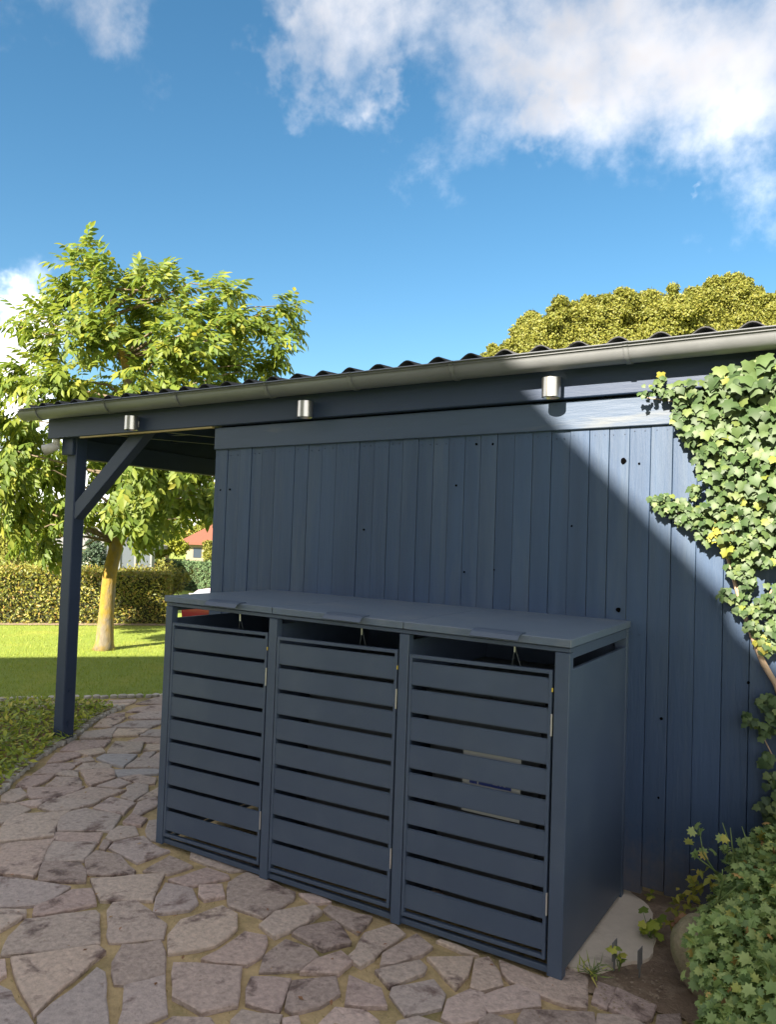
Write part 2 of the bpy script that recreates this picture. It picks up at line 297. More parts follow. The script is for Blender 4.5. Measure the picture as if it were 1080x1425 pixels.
# ------------------------------------------------------------------ terrain
def th(x, y):
    d = math.hypot(x-2.9, y+3.45); n = ((x+6)*-.6+(y-4)*.8)
    t = min(1, max(0, (n-2)/8.)); t = t*t*(3-2*t); t2 = min(1, max(0, (n-10)/50.))
    return -.02-1.22*t-.4*t2
def terrain():
    xs = np.unique(np.concatenate([np.linspace(-20, 12, 65), np.array([-1500, -700, -300, -150, -90, -60, -40, -30, -25, 16, 24, 40, 80, 200, 600, 1500.])]))
    ys = np.unique(np.concatenate([np.linspace(-8, 24, 65), np.array([-1500, -500, -100, -40, -20, -12, 30, 40, 55, 80, 120, 200, 400, 800, 1500.])]))
    V = [(x, y, th(x, y)) for y in ys for x in xs]; nx = len(xs)
    Fs = [(j*nx+i, j*nx+i+1, (j+1)*nx+i+1, (j+1)*nx+i) for j in range(len(ys)-1) for i in range(nx-1)]
    return me_of('lawn', V, Fs, 'lawn', True)
lawn = struct(link('lawn', terrain()), 'green lawn stretching behind the carport to the beech hedge', 'lawn')
# mown blades, tufted where the lawn is seen
n = 150000; X = rs.uniform(-11, -1.5, n); Y = rs.uniform(-.8, 8.5, n)
e1, e2 = onz(0, 972)[:2], onz(224, 967.5)[:2]; ed = (e2-e1)/np.linalg.norm(e2-e1); en = np.array([-ed[1], ed[0]])
dl = (X-e1[0])*en[0]+(Y-e1[1])*en[1]
keep = (dl > .02) & (rs.uniform(size=n) < np.clip(1.25-dl*.14, .2, 1))
X, Y = X[keep], Y[keep]; n = len(X); Z = np.array([th(a, b) for a, b in zip(X, Y)])
tip = nrm(np.stack([rs.normal(0, .45, n), rs.normal(0, .45, n), np.ones(n)], -1))
R_ = frames(tip, rv(n)); tag(link('grass', scatter('grass', *BLADE, np.stack([X, Y, Z-.005], -1), R_, rs.uniform(.022, .045, n), 'grass')), 'short mown green grass blades on the lawn', 'grass', kind='stuff')

# ------------------------------------------------------------------ paving
Dc = lambda a, b: (a/4.5, 960+b/4.5)
Ac = lambda a, b: (a/3., 1180+b/3.)
Bc = lambda a, b: (300+a/3., 1200+b/3.)
Cc = lambda a, b: (560+a/2.842, 1250+b/2.842)
Ec = lambda a, b: (a/2., 960+b/2.)
S_ = []
for conv, polys in ((Dc, [[(600,425),(650,402),(855,405),(770,480),(690,460)], [(700,495),(980,492),(1030,500),(975,520),(745,540)], [(785,478),(860,425),(980,432),(1030,440),(1030,488),(980,485)]]), (Dc, [
 [(0,870),(40,820),(150,780),(440,752),(375,795),(335,908),(0,950)], [(360,800),(400,770),(540,735),(755,775),(700,875),(355,875)], [(345,885),(640,890),(615,945),(330,935)],
 [(330,945),(605,955),(515,1065),(262,1065),(300,980)], [(-60,702),(90,705),(190,740),(20,828),(-60,850)], [(100,700),(325,668),(235,718),(190,722)], [(240,728),(330,678),(620,690),(575,712),(430,745),(330,755)],
 [(585,735),(690,670),(740,680),(835,705),(775,770),(720,765)], [(365,665),(560,605),(785,625),(610,685)], [(175,655),(175,610),(520,597),(470,632),(340,668),(200,672)], [(62,622),(120,610),(160,645),(100,655)], [(5,690),(10,655),(60,635),(110,660),(165,655),(90,695)],
 [(95,600),(160,540),(345,530),(270,575),(190,610)], [(285,592),(350,540),(490,545),(505,590),(400,597)], [(505,500),(700,492),(725,545),(560,600)], [(345,528),(390,505),(480,503),(490,540)], [(200,525),(290,465),(515,445),(440,490),(345,520)],
 [(290,455),(345,395),(495,385),(505,410),(410,435)], [(465,495),(520,455),(600,450),(575,492)], [(580,492),(610,455),(690,470),(690,487)], [(460,438),(560,420),(590,440),(530,448)], [(475,383),(640,362),(655,388),(560,412)],
 [(372,375),(460,318),(690,312),(650,352),(475,378)], [(665,395),(720,322),(895,325),(875,385),(780,400)], [(700,285),(735,240),(930,240),(860,280)], [(870,285),(930,250),(1040,245),(1040,290)],
 [(800,316),(870,292),(1030,300),(1030,330),(905,325)], [(900,376),(920,335),(1030,335),(1030,376)], [(870,420),(900,392),(980,382),(930,425)], [(945,425),(990,395),(1030,395),(1030,430)], [(590,225),(640,180),(790,170),(690,228)], [(705,228),(800,188),(1040,185),(990,215),(930,235)],
 [(805,168),(900,135),(1040,135),(1040,180),(850,180)], [(660,172),(690,150),(780,140),(770,165)], [(785,133),(840,110),(980,92),(1040,95),(1040,130),(880,133)], [(500,300),(530,262),(725,235),(690,300)], [(560,110),(640,85),(840,75),(760,103),(620,122)], [(850,82),(960,52),(1040,40),(1040,88)], [(590,80),(700,60),(850,55),(840,70),(640,82)],
 [(750,545),(860,525),(970,545),(965,580),(900,582)], [(605,600),(745,550),(818,578),(740,608)], [(790,605),(850,584),(925,595),(920,640),(835,693),(750,665),(800,630)], [(830,760),(860,700),(975,665),(1000,700),(880,778)], [(765,820),(820,775),(925,803),(880,843),(800,836)],
 [(655,915),(740,845),(845,848),(860,898),(700,938)], [(683,985),(720,948),(900,912),(1000,985),(1060,1000),(860,1073),(760,1020)], [(618,985),(645,935),(695,948),(655,995)], [(905,870),(930,815),(985,810),(985,935),(935,930)], [(855,690),(930,640),(1000,600),(1000,660)],
 [(330,75),(480,70),(520,95),(380,110)], [(120,90),(300,80),(310,105),(100,112)], [(-60,95),(95,88),(80,110),(-60,118)]]),
 (Ac, [[(365,100),(355,45),(400,8),(500,28),(560,90),(555,108)], [(165,57),(340,57),(355,90),(355,135),(160,130)], [(-60,120),(120,130),(290,157),(170,232),(-60,245)], [(140,272),(150,240),(300,172),(380,164),(398,230),(150,278)],
 [(-60,250),(100,258),(100,277),(0,335),(-60,360)], [(5,440),(20,400),(105,292),(390,258),(410,272),(412,393),(200,425)], [(60,520),(45,462),(410,408),(433,430),(270,568),(145,692)], [(165,800),(155,700),(300,592),(400,502),(438,520),(458,800)],
 [(-40,465),(20,462),(25,520),(-40,560)], [(-60,600),(-10,572),(40,602),(130,735),(150,800),(-60,800)], [(452,385),(450,257),(470,227),(570,214),(625,255),(688,310),(680,370),(520,383)], [(475,558),(470,470),(510,402),(665,380),(688,430),(685,513),(550,563)],
 [(504,720),(520,572),(690,527),(693,680),(600,720)], [(420,213),(402,170),(378,127),(560,112),(683,107),(635,213)], [(602,90),(710,27),(798,70),(700,103)], [(790,35),(800,10),(900,0),(1100,60),(1010,85),(960,92)],
 [(642,260),(650,202),(692,142),(800,167),(828,225),(790,253),(680,266)], [(707,130),(860,82),(950,107),(955,120),(790,153)], [(830,190),(832,157),(920,152),(933,195),(850,213)], [(702,433),(706,360),(760,302),(930,242),(993,275),(988,330),(900,400),(750,428)],
 [(725,480),(1003,497),(988,650),(840,680),(727,615)], [(650,780),(665,740),(720,707),(880,707),(900,740),(890,800)]]),
 (Ec, [[(0,429),(148,413),(128,440),(103,510),(88,520),(0,510)]]),
 (Bc, [[(47,165),(52,80),(130,37),(200,62),(328,120),(323,145),(200,223),(60,178)], [(182,255),(250,202),(410,177),(437,205),(408,238),(255,303),(230,293)], [(322,293),(350,267),(500,242),(562,330),(440,360),(410,335)], [(452,195),(472,177),(648,225),(595,288),(520,243)],
 [(350,128),(420,128),(480,160),(400,166)], [(550,393),(622,292),(740,252),(788,292),(610,428)], [(-52,400),(60,332),(120,287),(203,302),(213,330),(190,380),(130,420),(0,410)], [(192,448),(207,382),(290,317),(398,357),(428,390),(350,438)], [(355,453),(422,402),(520,372),(567,410),(510,460)],
 [(692,425),(702,377),(840,297),(903,350),(860,383),(750,418)], [(667,442),(740,427),(850,407),(883,435),(860,453),(730,513)], [(732,545),(742,517),(910,487),(957,545),(943,600),(790,626)], [(887,395),(1073,390),(1048,460),(1005,518)], [(122,580),(152,467),(313,482),(260,623)],
 [(297,600),(322,487),(508,472),(513,540),(440,588),(320,623)], [(542,585),(562,467),(690,522),(713,600)], [(60,650),(110,612),(265,632),(240,720),(80,760)], [(430,667),(500,602),(620,612),(680,652),(700,780),(440,780)], [(947,640),(967,562),(1060,527),(1118,540),(1128,640),(1000,668)], [(762,662),(850,632),(990,682),(985,800),(750,780)], [(283,655),(340,642),(362,700),(290,760)]]),
 (Cc, [[(272,343),(290,242),(340,232),(383,290),(398,338),(310,356)], [(307,400),(330,372),(460,337),(538,375),(543,418),(350,443)], [(387,245),(600,322),(640,270),(730,308),(728,428),(640,415),(430,323),(395,290)], [(752,400),(777,325),(840,348),(812,424)], [(824,428),(852,352),(1003,420),(985,468),(935,488)],
 [(460,478),(482,442),(755,452),(755,560),(455,560)], [(772,498),(777,457),(880,462),(958,497),(955,580),(770,580)], [(305,470),(345,452),(438,482),(435,560),(295,560)], [(1002,490),(1012,457),(1100,452),(1100,560),(1000,560)], [(137,163),(152,157),(300,215),(230,203)]])):
    for p in polys: S_.append([onz(*conv(*q))[:2] for q in p])
def inpoly(p, poly):
    c = False; j = len(poly)-1
    for i in range(len(poly)):
        a, b = poly[i], poly[j]
        if (a[1] > p[1]) != (b[1] > p[1]) and p[0] < (b[0]-a[0])*(p[1]-a[1])/(b[1]-a[1])+a[0]: c = not c
        j = i
    return c
bed_edge = [onz(*p)[:2] for p in [(-60, 1135), (0, 1102), (29, 1075), (56, 1053), (76, 1039), (98, 1030), (111, 1019), (133, 1001), (156, 990), (172, 984)]]
le0 = e1-ed*3.2; bedback = [le0-en*.42, e1-ed*.3-en*.42, onz(0, 985.5)[:2], onz(120, 984)[:2]]
paver_poly = [(-1.9, -6.3), (-1.55, -3), (-1.45, -1.6)]+[tuple(p) for p in bed_edge]+[tuple(onz(120, 984)[:2]), tuple(bedback[2]), tuple(bedback[0]), tuple(le0), tuple(e2), (-1.75, 2.6), (-1.0, 3.3), (2.4, 3.3), (2.5, -.6), tuple(onz(790, 1352)[:2]), tuple(onz(860, 1352)[:2]), tuple(onz(980, 1425)[:2]), (4.2, -3.0), (4.5, -6.3)]
from mathutils.geometry import tessellate_polygon
pp3 = [Vector((p[0], p[1], -.016)) for p in paver_poly]
paving = struct(link('paving', me_of('paving', pp3, [tuple(t) for t in tessellate_polygon([pp3])], 'mortar')), 'sandy mortar bed under the crazy paving path', 'paving')
# bring normals up
for p in paving.data.polygons:
    if p.normal.z < 0: p.flip()
# further flagstones that lie outside the picture or behind the box: cells of a jittered grid
sites = [(x*.34+rnd.uniform(-.12, .12)+(.17 if j % 2 else 0), j*.3+rnd.uniform(-.1, .1)-6.1) for j in range(31) for x in range(-14, 14)]
dig = list(S_)
digb = [(min(q[0] for q in p), max(q[0] for q in p), min(q[1] for q in p), max(q[1] for q in p)) for p in dig]
def clip(poly, m_, nn):
    out = []
    for i in range(len(poly)):
        a, b = poly[i], poly[(i+1) % len(poly)]; da = (a[0]-m_[0])*nn[0]+(a[1]-m_[1])*nn[1]; db = (b[0]-m_[0])*nn[0]+(b[1]-m_[1])*nn[1]
        if da <= 0: out.append(a)
        if (da < 0) != (db < 0) and da != db: t = da/(da-db); out.append((a[0]+(b[0]-a[0])*t, a[1]+(b[1]-a[1])*t))
    return out
fill = []
for s in sites:
    if not inpoly(s, paver_poly): continue
    poly = [(s[0]-.5, s[1]-.5), (s[0]+.5, s[1]-.5), (s[0]+.5, s[1]+.5), (s[0]-.5, s[1]+.5)]
    for o_ in sites:
        dx, dy = o_[0]-s[0], o_[1]-s[1]; dd = math.hypot(dx, dy)
        if 0 < dd < 1: poly = clip(poly, (s[0]+dx*.5-dx/dd*.014, s[1]+dy*.5-dy/dd*.014), (dx, dy))
    if len(poly) < 3 or not all(inpoly(p, paver_poly) for p in poly): continue
    def near(pl):
        if max(p[0] for p in pl) > 1.9 and max(p[1] for p in pl) > -1.0: return True
        for g, bb in zip(dig, digb):
            if min(p[0] for p in pl) > bb[1] or max(p[0] for p in pl) < bb[0] or min(p[1] for p in pl) > bb[3] or max(p[1] for p in pl) < bb[2]: continue
            if any(inpoly(p, g) for p in pl) or any(inpoly(p, pl) for p in g) or inpoly((sum(p[0] for p in g)/len(g), sum(p[1] for p in g)/len(g)), pl): return True
        return False
    if near(poly):
        if max(p[0] for p in poly) > 1.9 and max(p[1] for p in poly) > -1.0: continue
        c = (sum(p[0] for p in poly)/len(poly), sum(p[1] for p in poly)/len(poly)); ok = False
        u_, v_ = px((c[0], c[1], 0))
        if 0 < u_ < 1080 and 980 < v_ < 1425: continue
        for k in (.75, .55):
            q = [(c[0]+(p[0]-c[0])*k, c[1]+(p[1]-c[1])*k) for p in poly]
            if not near(q): poly = q; ok = True; break
        if not ok: continue
    fill.append(poly)
def stone(poly, k):
    ctr = Vector((sum(p[0] for p in poly)/len(poly), sum(p[1] for p in poly)/len(poly), 0)); P = []
    n_ = len(poly)
    for i in range(n_):
        a = Vector((*poly[i], 0)); b = Vector((*poly[(i+1) % n_], 0)); ln = (b-a).length; sg = max(1, min(5, int(ln/.06)))
        nn = Vector(((b-a).y, -(b-a).x, 0)).normalized() if ln > 0 else Vector((1, 0, 0))
        for j in range(sg):
            t = j/sg; q = a.lerp(b, t)
            q = q+nn*(mnoise.noise(q*14+Vector((k*3.1, 0, 0)))*.011)+nn*(mnoise.noise(q*45)*.007)
            P.append(q)
    if sum((P[i].x*P[(i+1) % len(P)].y-P[(i+1) % len(P)].x*P[i].y) for i in range(len(P))) < 0: P.reverse()
    P = [q+(q-ctr).normalized()*.0055 for q in P]
    m_ = len(P); hz = rnd.uniform(-.003, .004); tl = Vector((rnd.uniform(-.014, .014), rnd.uniform(-.014, .014), 0)); V = []
    for q in P: V.append((q.x, q.y, -.03))
    for q in P: V.append((q.x, q.y, -.004+hz+tl.dot(q-ctr)))
    for q in P:
        d = (ctr-q); d = d.normalized()*min(.006, d.length*.3); V.append((q.x+d.x, q.y+d.y, hz+tl.dot(q-ctr)+mnoise.noise(q*20)*.0015))
    for q in P: w = q.lerp(ctr, .45); V.append((w.x, w.y, hz+tl.dot(w-ctr)+.001+mnoise.noise(w*16)*.002))
    V.append((ctr.x, ctr.y, hz+.0015)); Fs = []
    for r in range(3):
        for i in range(m_): Fs.append((r*m_+i, r*m_+(i+1) % m_, (r+1)*m_+(i+1) % m_, (r+1)*m_+i))
    for i in range(m_): Fs.append((3*m_+i, 3*m_+(i+1) % m_, 4*m_))
    return me_of('paving_stone', V, Fs, 'stone')
grey_ids = {0, 1}
fill.sort(key=lambda p: (p[0][0]-CAM[0])**2+(p[0][1]-CAM[1])**2)
allst = S_+fill[:max(0, 296-len(S_))]
print('stones', len(S_), len(fill))
for i, p in enumerate(allst):
    if len(p) < 3: continue
    o = link('paving_stone', stone(p, i), paving)
    o.data.materials[0] = MT['stone_grey'] if i in grey_ids else MT['stone']
    if i in grey_ids: o['label'] = 'blue-grey flagstone'
# moss and grit in the joints, a few fallen leaf scraps
allb = [(p, min(q[0] for q in p), max(q[0] for q in p), min(q[1] for q in p), max(q[1] for q in p)) for p in allst]
P = []
for _ in range(60000):
    if len(P) > 5200: break
    q = (rnd.uniform(-3, 2.6), rnd.uniform(-2.4, 1.4))
    if mnoise.noise(Vector((q[0]*2.3, q[1]*2.3, 5))) < -.02+rnd.uniform(-.1, .25): continue
    if not inpoly(q, paver_poly) or any(b[1] < q[0] < b[2] and b[3] < q[1] < b[4] and inpoly(q, b[0]) for b in allb): continue
    P.append((q[0], q[1], -.015))
P = np.array(P); n = len(P)
tag(link('moss', scatter('moss', *BLADE, P, frames(nrm(rv(n)*.7+np.array([0, 0, 1.])), rv(n)), rs.uniform(.007, .017, n), 'moss')), 'low green moss growing in the joints between the flagstones', 'moss', kind='stuff')
P = np.array([(rnd.uniform(-.6, 2.3), rnd.uniform(-1.9, -.84), .006) for _ in range(70)]+[(rnd.uniform(-2.4, -.2), rnd.uniform(-.8, .8), .006) for _ in range(40)]+[(rnd.uniform(-8, -3.2), rnd.uniform(1.2, 6), .015) for _ in range(90)]); n = len(P)
tag(link('leaf_litter', scatter('leaf_litter', *SIMP, P, frames(nrm(rv(n)*np.array([1, 1, .1])), nrm(np.array([0, 0, 1.])+rv(n)*.3)), rs.uniform(.008, .028, n), 'deadleaf')), 'small dry leaf scraps scattered over the flagstones and lawn', 'leaf litter', kind='stuff')
# cobble edging of the bed and pebbles along the lawn
def cobmesh(k):
    bm = bmesh.new(); bmesh.ops.create_cube(bm, size=1); bmesh.ops.bevel(bm, geom=bm.edges[:], offset=.2, segments=1, affect='EDGES')
    for v in bm.verts: v.co += Vector((rnd.uniform(-.07, .07), rnd.uniform(-.07, .07), rnd.uniform(-.05, .05)))
    return bm_me('cobble', bm, 'cobble')
CM = [cobmesh(k) for k in range(5)]
def along(pts, step):
    out = []; acc_ = 0; pts = [np.array(p) for p in pts]
    for a, b in zip(pts, pts[1:]):
        d = b-a; ln = np.linalg.norm(d); t = acc_
        while t < ln: out.append((a+d*t/ln, math.atan2(d[1], d[0]))); t += step
        acc_ = t-ln
    return out
kerb = thing('kerb_edging', 'narrow row of grey cobbles curving between the leafy bed and the flagstone path', 'kerb', (*bed_edge[5], 0)); kerb['kind'] = 'structure'
for r_ in range(2):
    for i, (p, a) in enumerate(along(bed_edge, .062)):
        o = link('cobble', CM[(i*3+r_) % 5], kerb); nrm_ = np.array([-math.sin(a), math.cos(a)])*(.012+r_*.058)
        o.location = (p[0]+nrm_[0]+rnd.uniform(-.008, .008), p[1]+nrm_[1]+rnd.uniform(-.008, .008), -.004+r_*.004+rnd.uniform(-.004, .004)); o.rotation_euler = (rnd.uniform(-.15, .15), rnd.uniform(-.15, .15), a+rnd.uniform(-.3, .3)); o.scale = (.054*rnd.uniform(.8, 1.15), .045*rnd.uniform(.8, 1.2), .04)
kerb2 = thing('lawn_edging', 'thin pale cobble line between the flagstone path and the lawn', 'kerb', (*e1, 0)); kerb2['kind'] = 'structure'
for i, (p, a) in enumerate(along([le0+ed*1.5, e2, (-1.75, 2.6), (-1.0, 3.3)], .075)):
    o = link('cobble', CM[i % 5], kerb2); o.location = (p[0]+rnd.uniform(-.015, .015), p[1]+rnd.uniform(-.015, .015), -.004); o.rotation_euler = (0, 0, rnd.uniform(0, 3)); o.scale = (.06, .06*rnd.uniform(.8, 1.2), .035)
# leafy bed beside the post
bedp = [tuple(p) for p in bed_edge]+[tuple(onz(120, 984)[:2]), tuple(bedback[2]), tuple(bedback[1]), tuple(bedback[0]), (-2.6, -3.5), (-1.6, -2.2)]
bp3 = [Vector((p[0], p[1], .012)) for p in bedp]
bedo = struct(link('flower_bed', me_of('flower_bed', bp3, [tuple(t) for t in tessellate_polygon([bp3])], 'soil')), 'dark soil bed beside the path at the foot of the post', 'bed')
for p in bedo.data.polygons:
    if p.normal.z < 0: p.flip()
P = []
while len(P) < 17000:
    q = (rnd.uniform(-4.6, -.9), rnd.uniform(-2.2, .9))
    if inpoly(q, bedp):
        dk = min(math.hypot(q[0]-b[0], q[1]-b[1]) for b in bed_edge)
        h = .03+.085*min(1, dk/.35)*(.6+.4*mnoise.noise(Vector((q[0]*3, q[1]*3, 0)))); P.append((q[0], q[1], .012+rnd.uniform(.3, 1)*h))
P = np.array(P); n = len(P)
R_ = frames(nrm(rv(n)*np.array([1, 1, .4])+np.array([0, 0, .25])), nrm(np.array([0, 0, 1.])+rv(n)*.6))
tag(link('ground_cover', scatter('ground_cover', *SIMP, P, R_, rs.uniform(.03, .07, n), 'bed')), 'yellow-green ground cover plants filling the bed left of the post', 'ground cover', kind='stuff')
# dry leaves by the kerb
pl = along(bed_edge, .012); P = np.array([(p[0]-math.sin(a)*(.13+rs.exponential(.05)), p[1]+math.cos(a)*(.13+rs.exponential(.05)), .03+rs.uniform(0, .02)) for p, a in pl])
R_ = frames(nrm(rv(len(P))*np.array([1, 1, .2])), nrm(np.array([0, 0, 1.])+rv(len(P))*.4))
tag(link('dry_leaves', scatter('dry_leaves', *SIMP, P, R_, rs.uniform(.03, .055, len(P)), 'deadleaf')), 'fallen brown leaves along the inner side of the cobble kerb', 'leaves', kind='stuff')
# concrete slab and soil on the right
def sheet(name, pts, z, m, label, cat, thick=None, jag=.01):
    out = []
    for i in range(len(pts)):
        a = np.array(pts[i]); b = np.array(pts[(i+1) % len(pts)])
        for j in range(4):
            q = a+(b-a)*j/4; out.append((q[0]+rnd.uniform(-jag, jag), q[1]+rnd.uniform(-jag, jag), z))
    v3 = [Vector(p) for p in out]; tris = [tuple(t) for t in tessellate_polygon([v3])]
    me = me_of(name, v3, tris, m)
    for p in me.polygons:
        if p.normal.z < 0: p.flip()
    return struct(link(name, me), label, cat)
P2 = lambda x, y: tuple(onz(x, y)[:2])
sheet('soil', [P2(768, 1368), (2.0, .1), (4.6, .1), (4.6, -2.4), P2(985, 1432), P2(938, 1408), P2(905, 1402), P2(850, 1384), P2(812, 1378)], -.008, 'soil', 'brown soil strip between the slab, the boulder and the blue wall', 'soil')
sl = [P2(772, 1330), P2(862, 1230), P2(905, 1262), P2(915, 1300), P2(905, 1335), P2(872, 1340), P2(838, 1352), P2(800, 1350)]
bm = bmesh.new(); pv = []
for i in range(len(sl)):
    a, b = np.array(sl[i]), np.array(sl[(i+1) % len(sl)])
    for j in range(4): q = a+(b-a)*j/4; pv.append(bm.verts.new((q[0]+rnd.uniform(-.006, .006), q[1]+rnd.uniform(-.006, .006), .004)))
f = bm.faces.new(pv); r = bmesh.ops.extrude_face_region(bm, geom=[f])
for v in [g for g in r['geom'] if isinstance(g, bmesh.types.BMVert)]: v.co.z = -.03
struct(link('concrete_slab', bm_me('concrete_slab', bm, 'concrete')), 'pale concrete slab beside the right end of the bin shelter', 'slab')
# pebbles on the soil
n = 90; P = np.array([(*P2(rs.uniform(830, 930), rs.uniform(1345, 1405)), .002) for _ in range(n)])
tag(link('gravel', scatter('gravel', *([(1, 0, 0), (-1, 0, 0), (0, 1, 0), (0, -1, 0), (0, 0, .8)], [(0, 2, 4), (2, 1, 4), (1, 3, 4), (3, 0, 4)]), P, frames(rv(n)*np.array([1, 1, 0])+.001, np.tile([0, 0, 1.], (n, 1))), rs.uniform(.002, .006, n), 'grit')), 'small grit lying on the soil by the boulder', 'gravel', kind='stuff')

# ------------------------------------------------------------------ shed with carport
XW = -.488; zs = lambda x: .0085*(x-1.0)   # the eaves fall a little to the left
shed = thing('shed', 'dark blue timber shed with open carport end and corrugated roof', 'shed', (2, 0, 0))
seams_px = [320, 337, 353, 368, 386, 413, 432, 451, 471, 503, 524, 544, 564, 585, 606, 628, 650, 672, 695, 719, 744, 770, 796, 823, 850.6, 878.7, 908, 939]
def topy(x): return 625-(x-303)*35/637.
sx = [XW]+[float(ony(x, topy(x)+10)[0]) for x in seams_px]
while sx[-1] < 4.7: sx.append(sx[-1]+rnd.uniform(.095, .112))
pm = []
for i, (a, b) in enumerate(zip(sx, sx[1:])):
    g = .0006 if i % 3 else .0016
    yo = -.018+rnd.uniform(-.003, .002); zb = .055+rnd.uniform(-.006, .012) if a < 1.9 else .04+rnd.uniform(-.015, .02)
    bm = bmesh.new(); boxm(bm, a+g, b-g, yo, .012, zb, 2.05+zs(a), .0018)
    link('plank', bm_me('plank', bm, 'paint'), shed)
box('wall_backing', XW+.004, 4.69, .014, .05, .08, 2.2, 'knot', shed)
box('side_wall', XW, XW+.05, .052, 2.9, .02, 2.1, 'paint', shed)
box('rear_wall', XW+.052, 4.7, 2.85, 2.9, .02, 2.05, 'paint', shed)
box('frieze_board', XW, 4.7, -.036, -.006, 2.018, 2.149, 'paint_frieze', shed, .003, lambda v: Vector((v.x, v.y, v.z+zs(v.x))))
box('fascia_beam', -2.10, 4.7, -.066, -.002, 2.158, 2.30, 'paint_beam', shed, .004, lambda v: Vector((v.x, v.y, v.z+zs(v.x))))
box('packing_lath', -1.75, XW-.005, -.058, -.035, 2.148, 2.1575, 'lath', shed, 0, lambda v: Vector((v.x, v.y, v.z+zs(v.x))))
for (kx, ky, rr) in [(868, 641.5, .013), (890, 645, .005), (861, 848.5, .011), (796, 732, .005), (635, 675.5, .006), (306.5, 682, .006), (319.5, 681, .006), (663, 618, .006), (686, 618, .006), (1042, 950, .006), (921, 1000, .007), (917, 1110, .005), (646, 796, .005), (688, 793, .004), (506, 737, .005)]:
    p = ony(kx, ky, -.0205); bm = bmesh.new(); vv = [bm.verts.new((p[0]+math.cos(t)*rr*rnd.uniform(.8, 1.1), -.0222, p[2]+math.sin(t)*rr*rnd.uniform(.8, 1.2))) for t in [k*math.pi/5 for k in range(10)]]
    bm.faces.new(vv); rr_ = bmesh.ops.extrude_face_region(bm, geom=bm.faces[:])
    for v in [g for g in rr_['geom'] if isinstance(g, bmesh.types.BMVert)]: v.co.y = -.014
    link('knot_hole', bm_me('knot_hole', bm, 'knot'), shed)
bm = bmesh.new()
for a, b in zip(sx, sx[1:]):
    for z in (2.0+zs(a)-rnd.uniform(0, .02), 1.12+rnd.uniform(-.015, .015), .32+rnd.uniform(-.015, .015)):
        for t in (.25, .75):
            x = a+(b-a)*t+rnd.uniform(-.006, .006); vv = [bm.verts.new((x+.0028*math.cos(k), -.0215, z+.0028*math.sin(k))) for k in (0, 1.05, 2.1, 3.14, 4.2, 5.24)]; bm.faces.new(vv)
            r2_ = [bm.verts.new((v.co.x, -.012, v.co.z)) for v in vv]
            for k in range(6): bm.faces.new((vv[k], vv[(k+1) % 6], r2_[(k+1) % 6], r2_[k]))
link('nail_heads', bm_me('nail_heads', bm, 'paint_beam'), shed)['kind'] = 'stuff'
# post, brace, beams
PX, PY = -1.90, .03
box('post', PX-.105, PX, PY, PY+.095, .0, 2.16, 'paint_beam', shed, .006)
box('post_head', PX-.125, PX-.004, -.0, PY-.003, 2.02, 2.145, 'paint_beam', shed, .004)
def bar(name, a, b, w, h, m, parent, up=(0, 1, 0), bev=.003):
    a, b = Vector(a), Vector(b); d = (b-a); ln = d.length; d.normalize(); u_ = Vector(up); s = d.cross(u_).normalized(); u_ = s.cross(d)
    bm = bmesh.new(); boxm(bm, 0, ln, -w/2, w/2, -h/2, h/2, bev)
    M_ = Matrix((d, s, u_)).transposed().to_4x4(); M_.translation = a; bm.transform(M_)
    return link(name, bm_me(name, bm, m), parent)
bar('brace', (PX-.02, PY+.045, 1.60), (-1.20, PY+.045, 2.20), .10, .075, 'paint_beam', shed)
box('side_beam', PX-.11, PX-.02, PY+.097, 3.0, 2.0, 2.14, 'paint_beam', shed, .003)
box('gable_board', PX-.09, PX-.05, PY+.02, 3.0, 2.1405, 2.30, 'paint_beam', shed, 0, lambda v: Vector((v.x, v.y, v.z+(.07*v.y if v.z > 2.2 else 0))))
box('rear_board', PX-.04, 4.6, 3.0, 3.02, 2.0, 2.54, 'paint_beam', shed, 0)
box('rear_post', PX-.105, PX-.01, 2.9, 3.0, -.02, 2.0, 'paint_beam', shed, .004)
box('rear_beam', PX-.01, XW-.01, 2.9, 2.98, 2.0, 2.14, 'paint_beam', shed, .003)
for y in (.45, .95, 1.45, 1.95, 2.45): box('batten', PX-.25, 4.6, y, y+.045, 2.17+y*.06, 2.215+y*.06, 'paint_beam', shed, 0)
for x in (-1.45, -.95): bar('rafter', (x, .0, 2.18), (x, 3.0, 2.36), .045, .09, 'paint_beam', shed, (0, 0, 1))
# bolts on the post
for (bx_, by_) in [(98, 962), (95, 1005), (91, 1008)]:
    p = ony(bx_, by_, .07); bm = bmesh.new(); tubem(bm, [(PX-.001, .075, p[2]), (PX+.008, .075, p[2])], .013, 8); link('bolt', bm_me('bolt', bm, 'paint_beam'), shed)
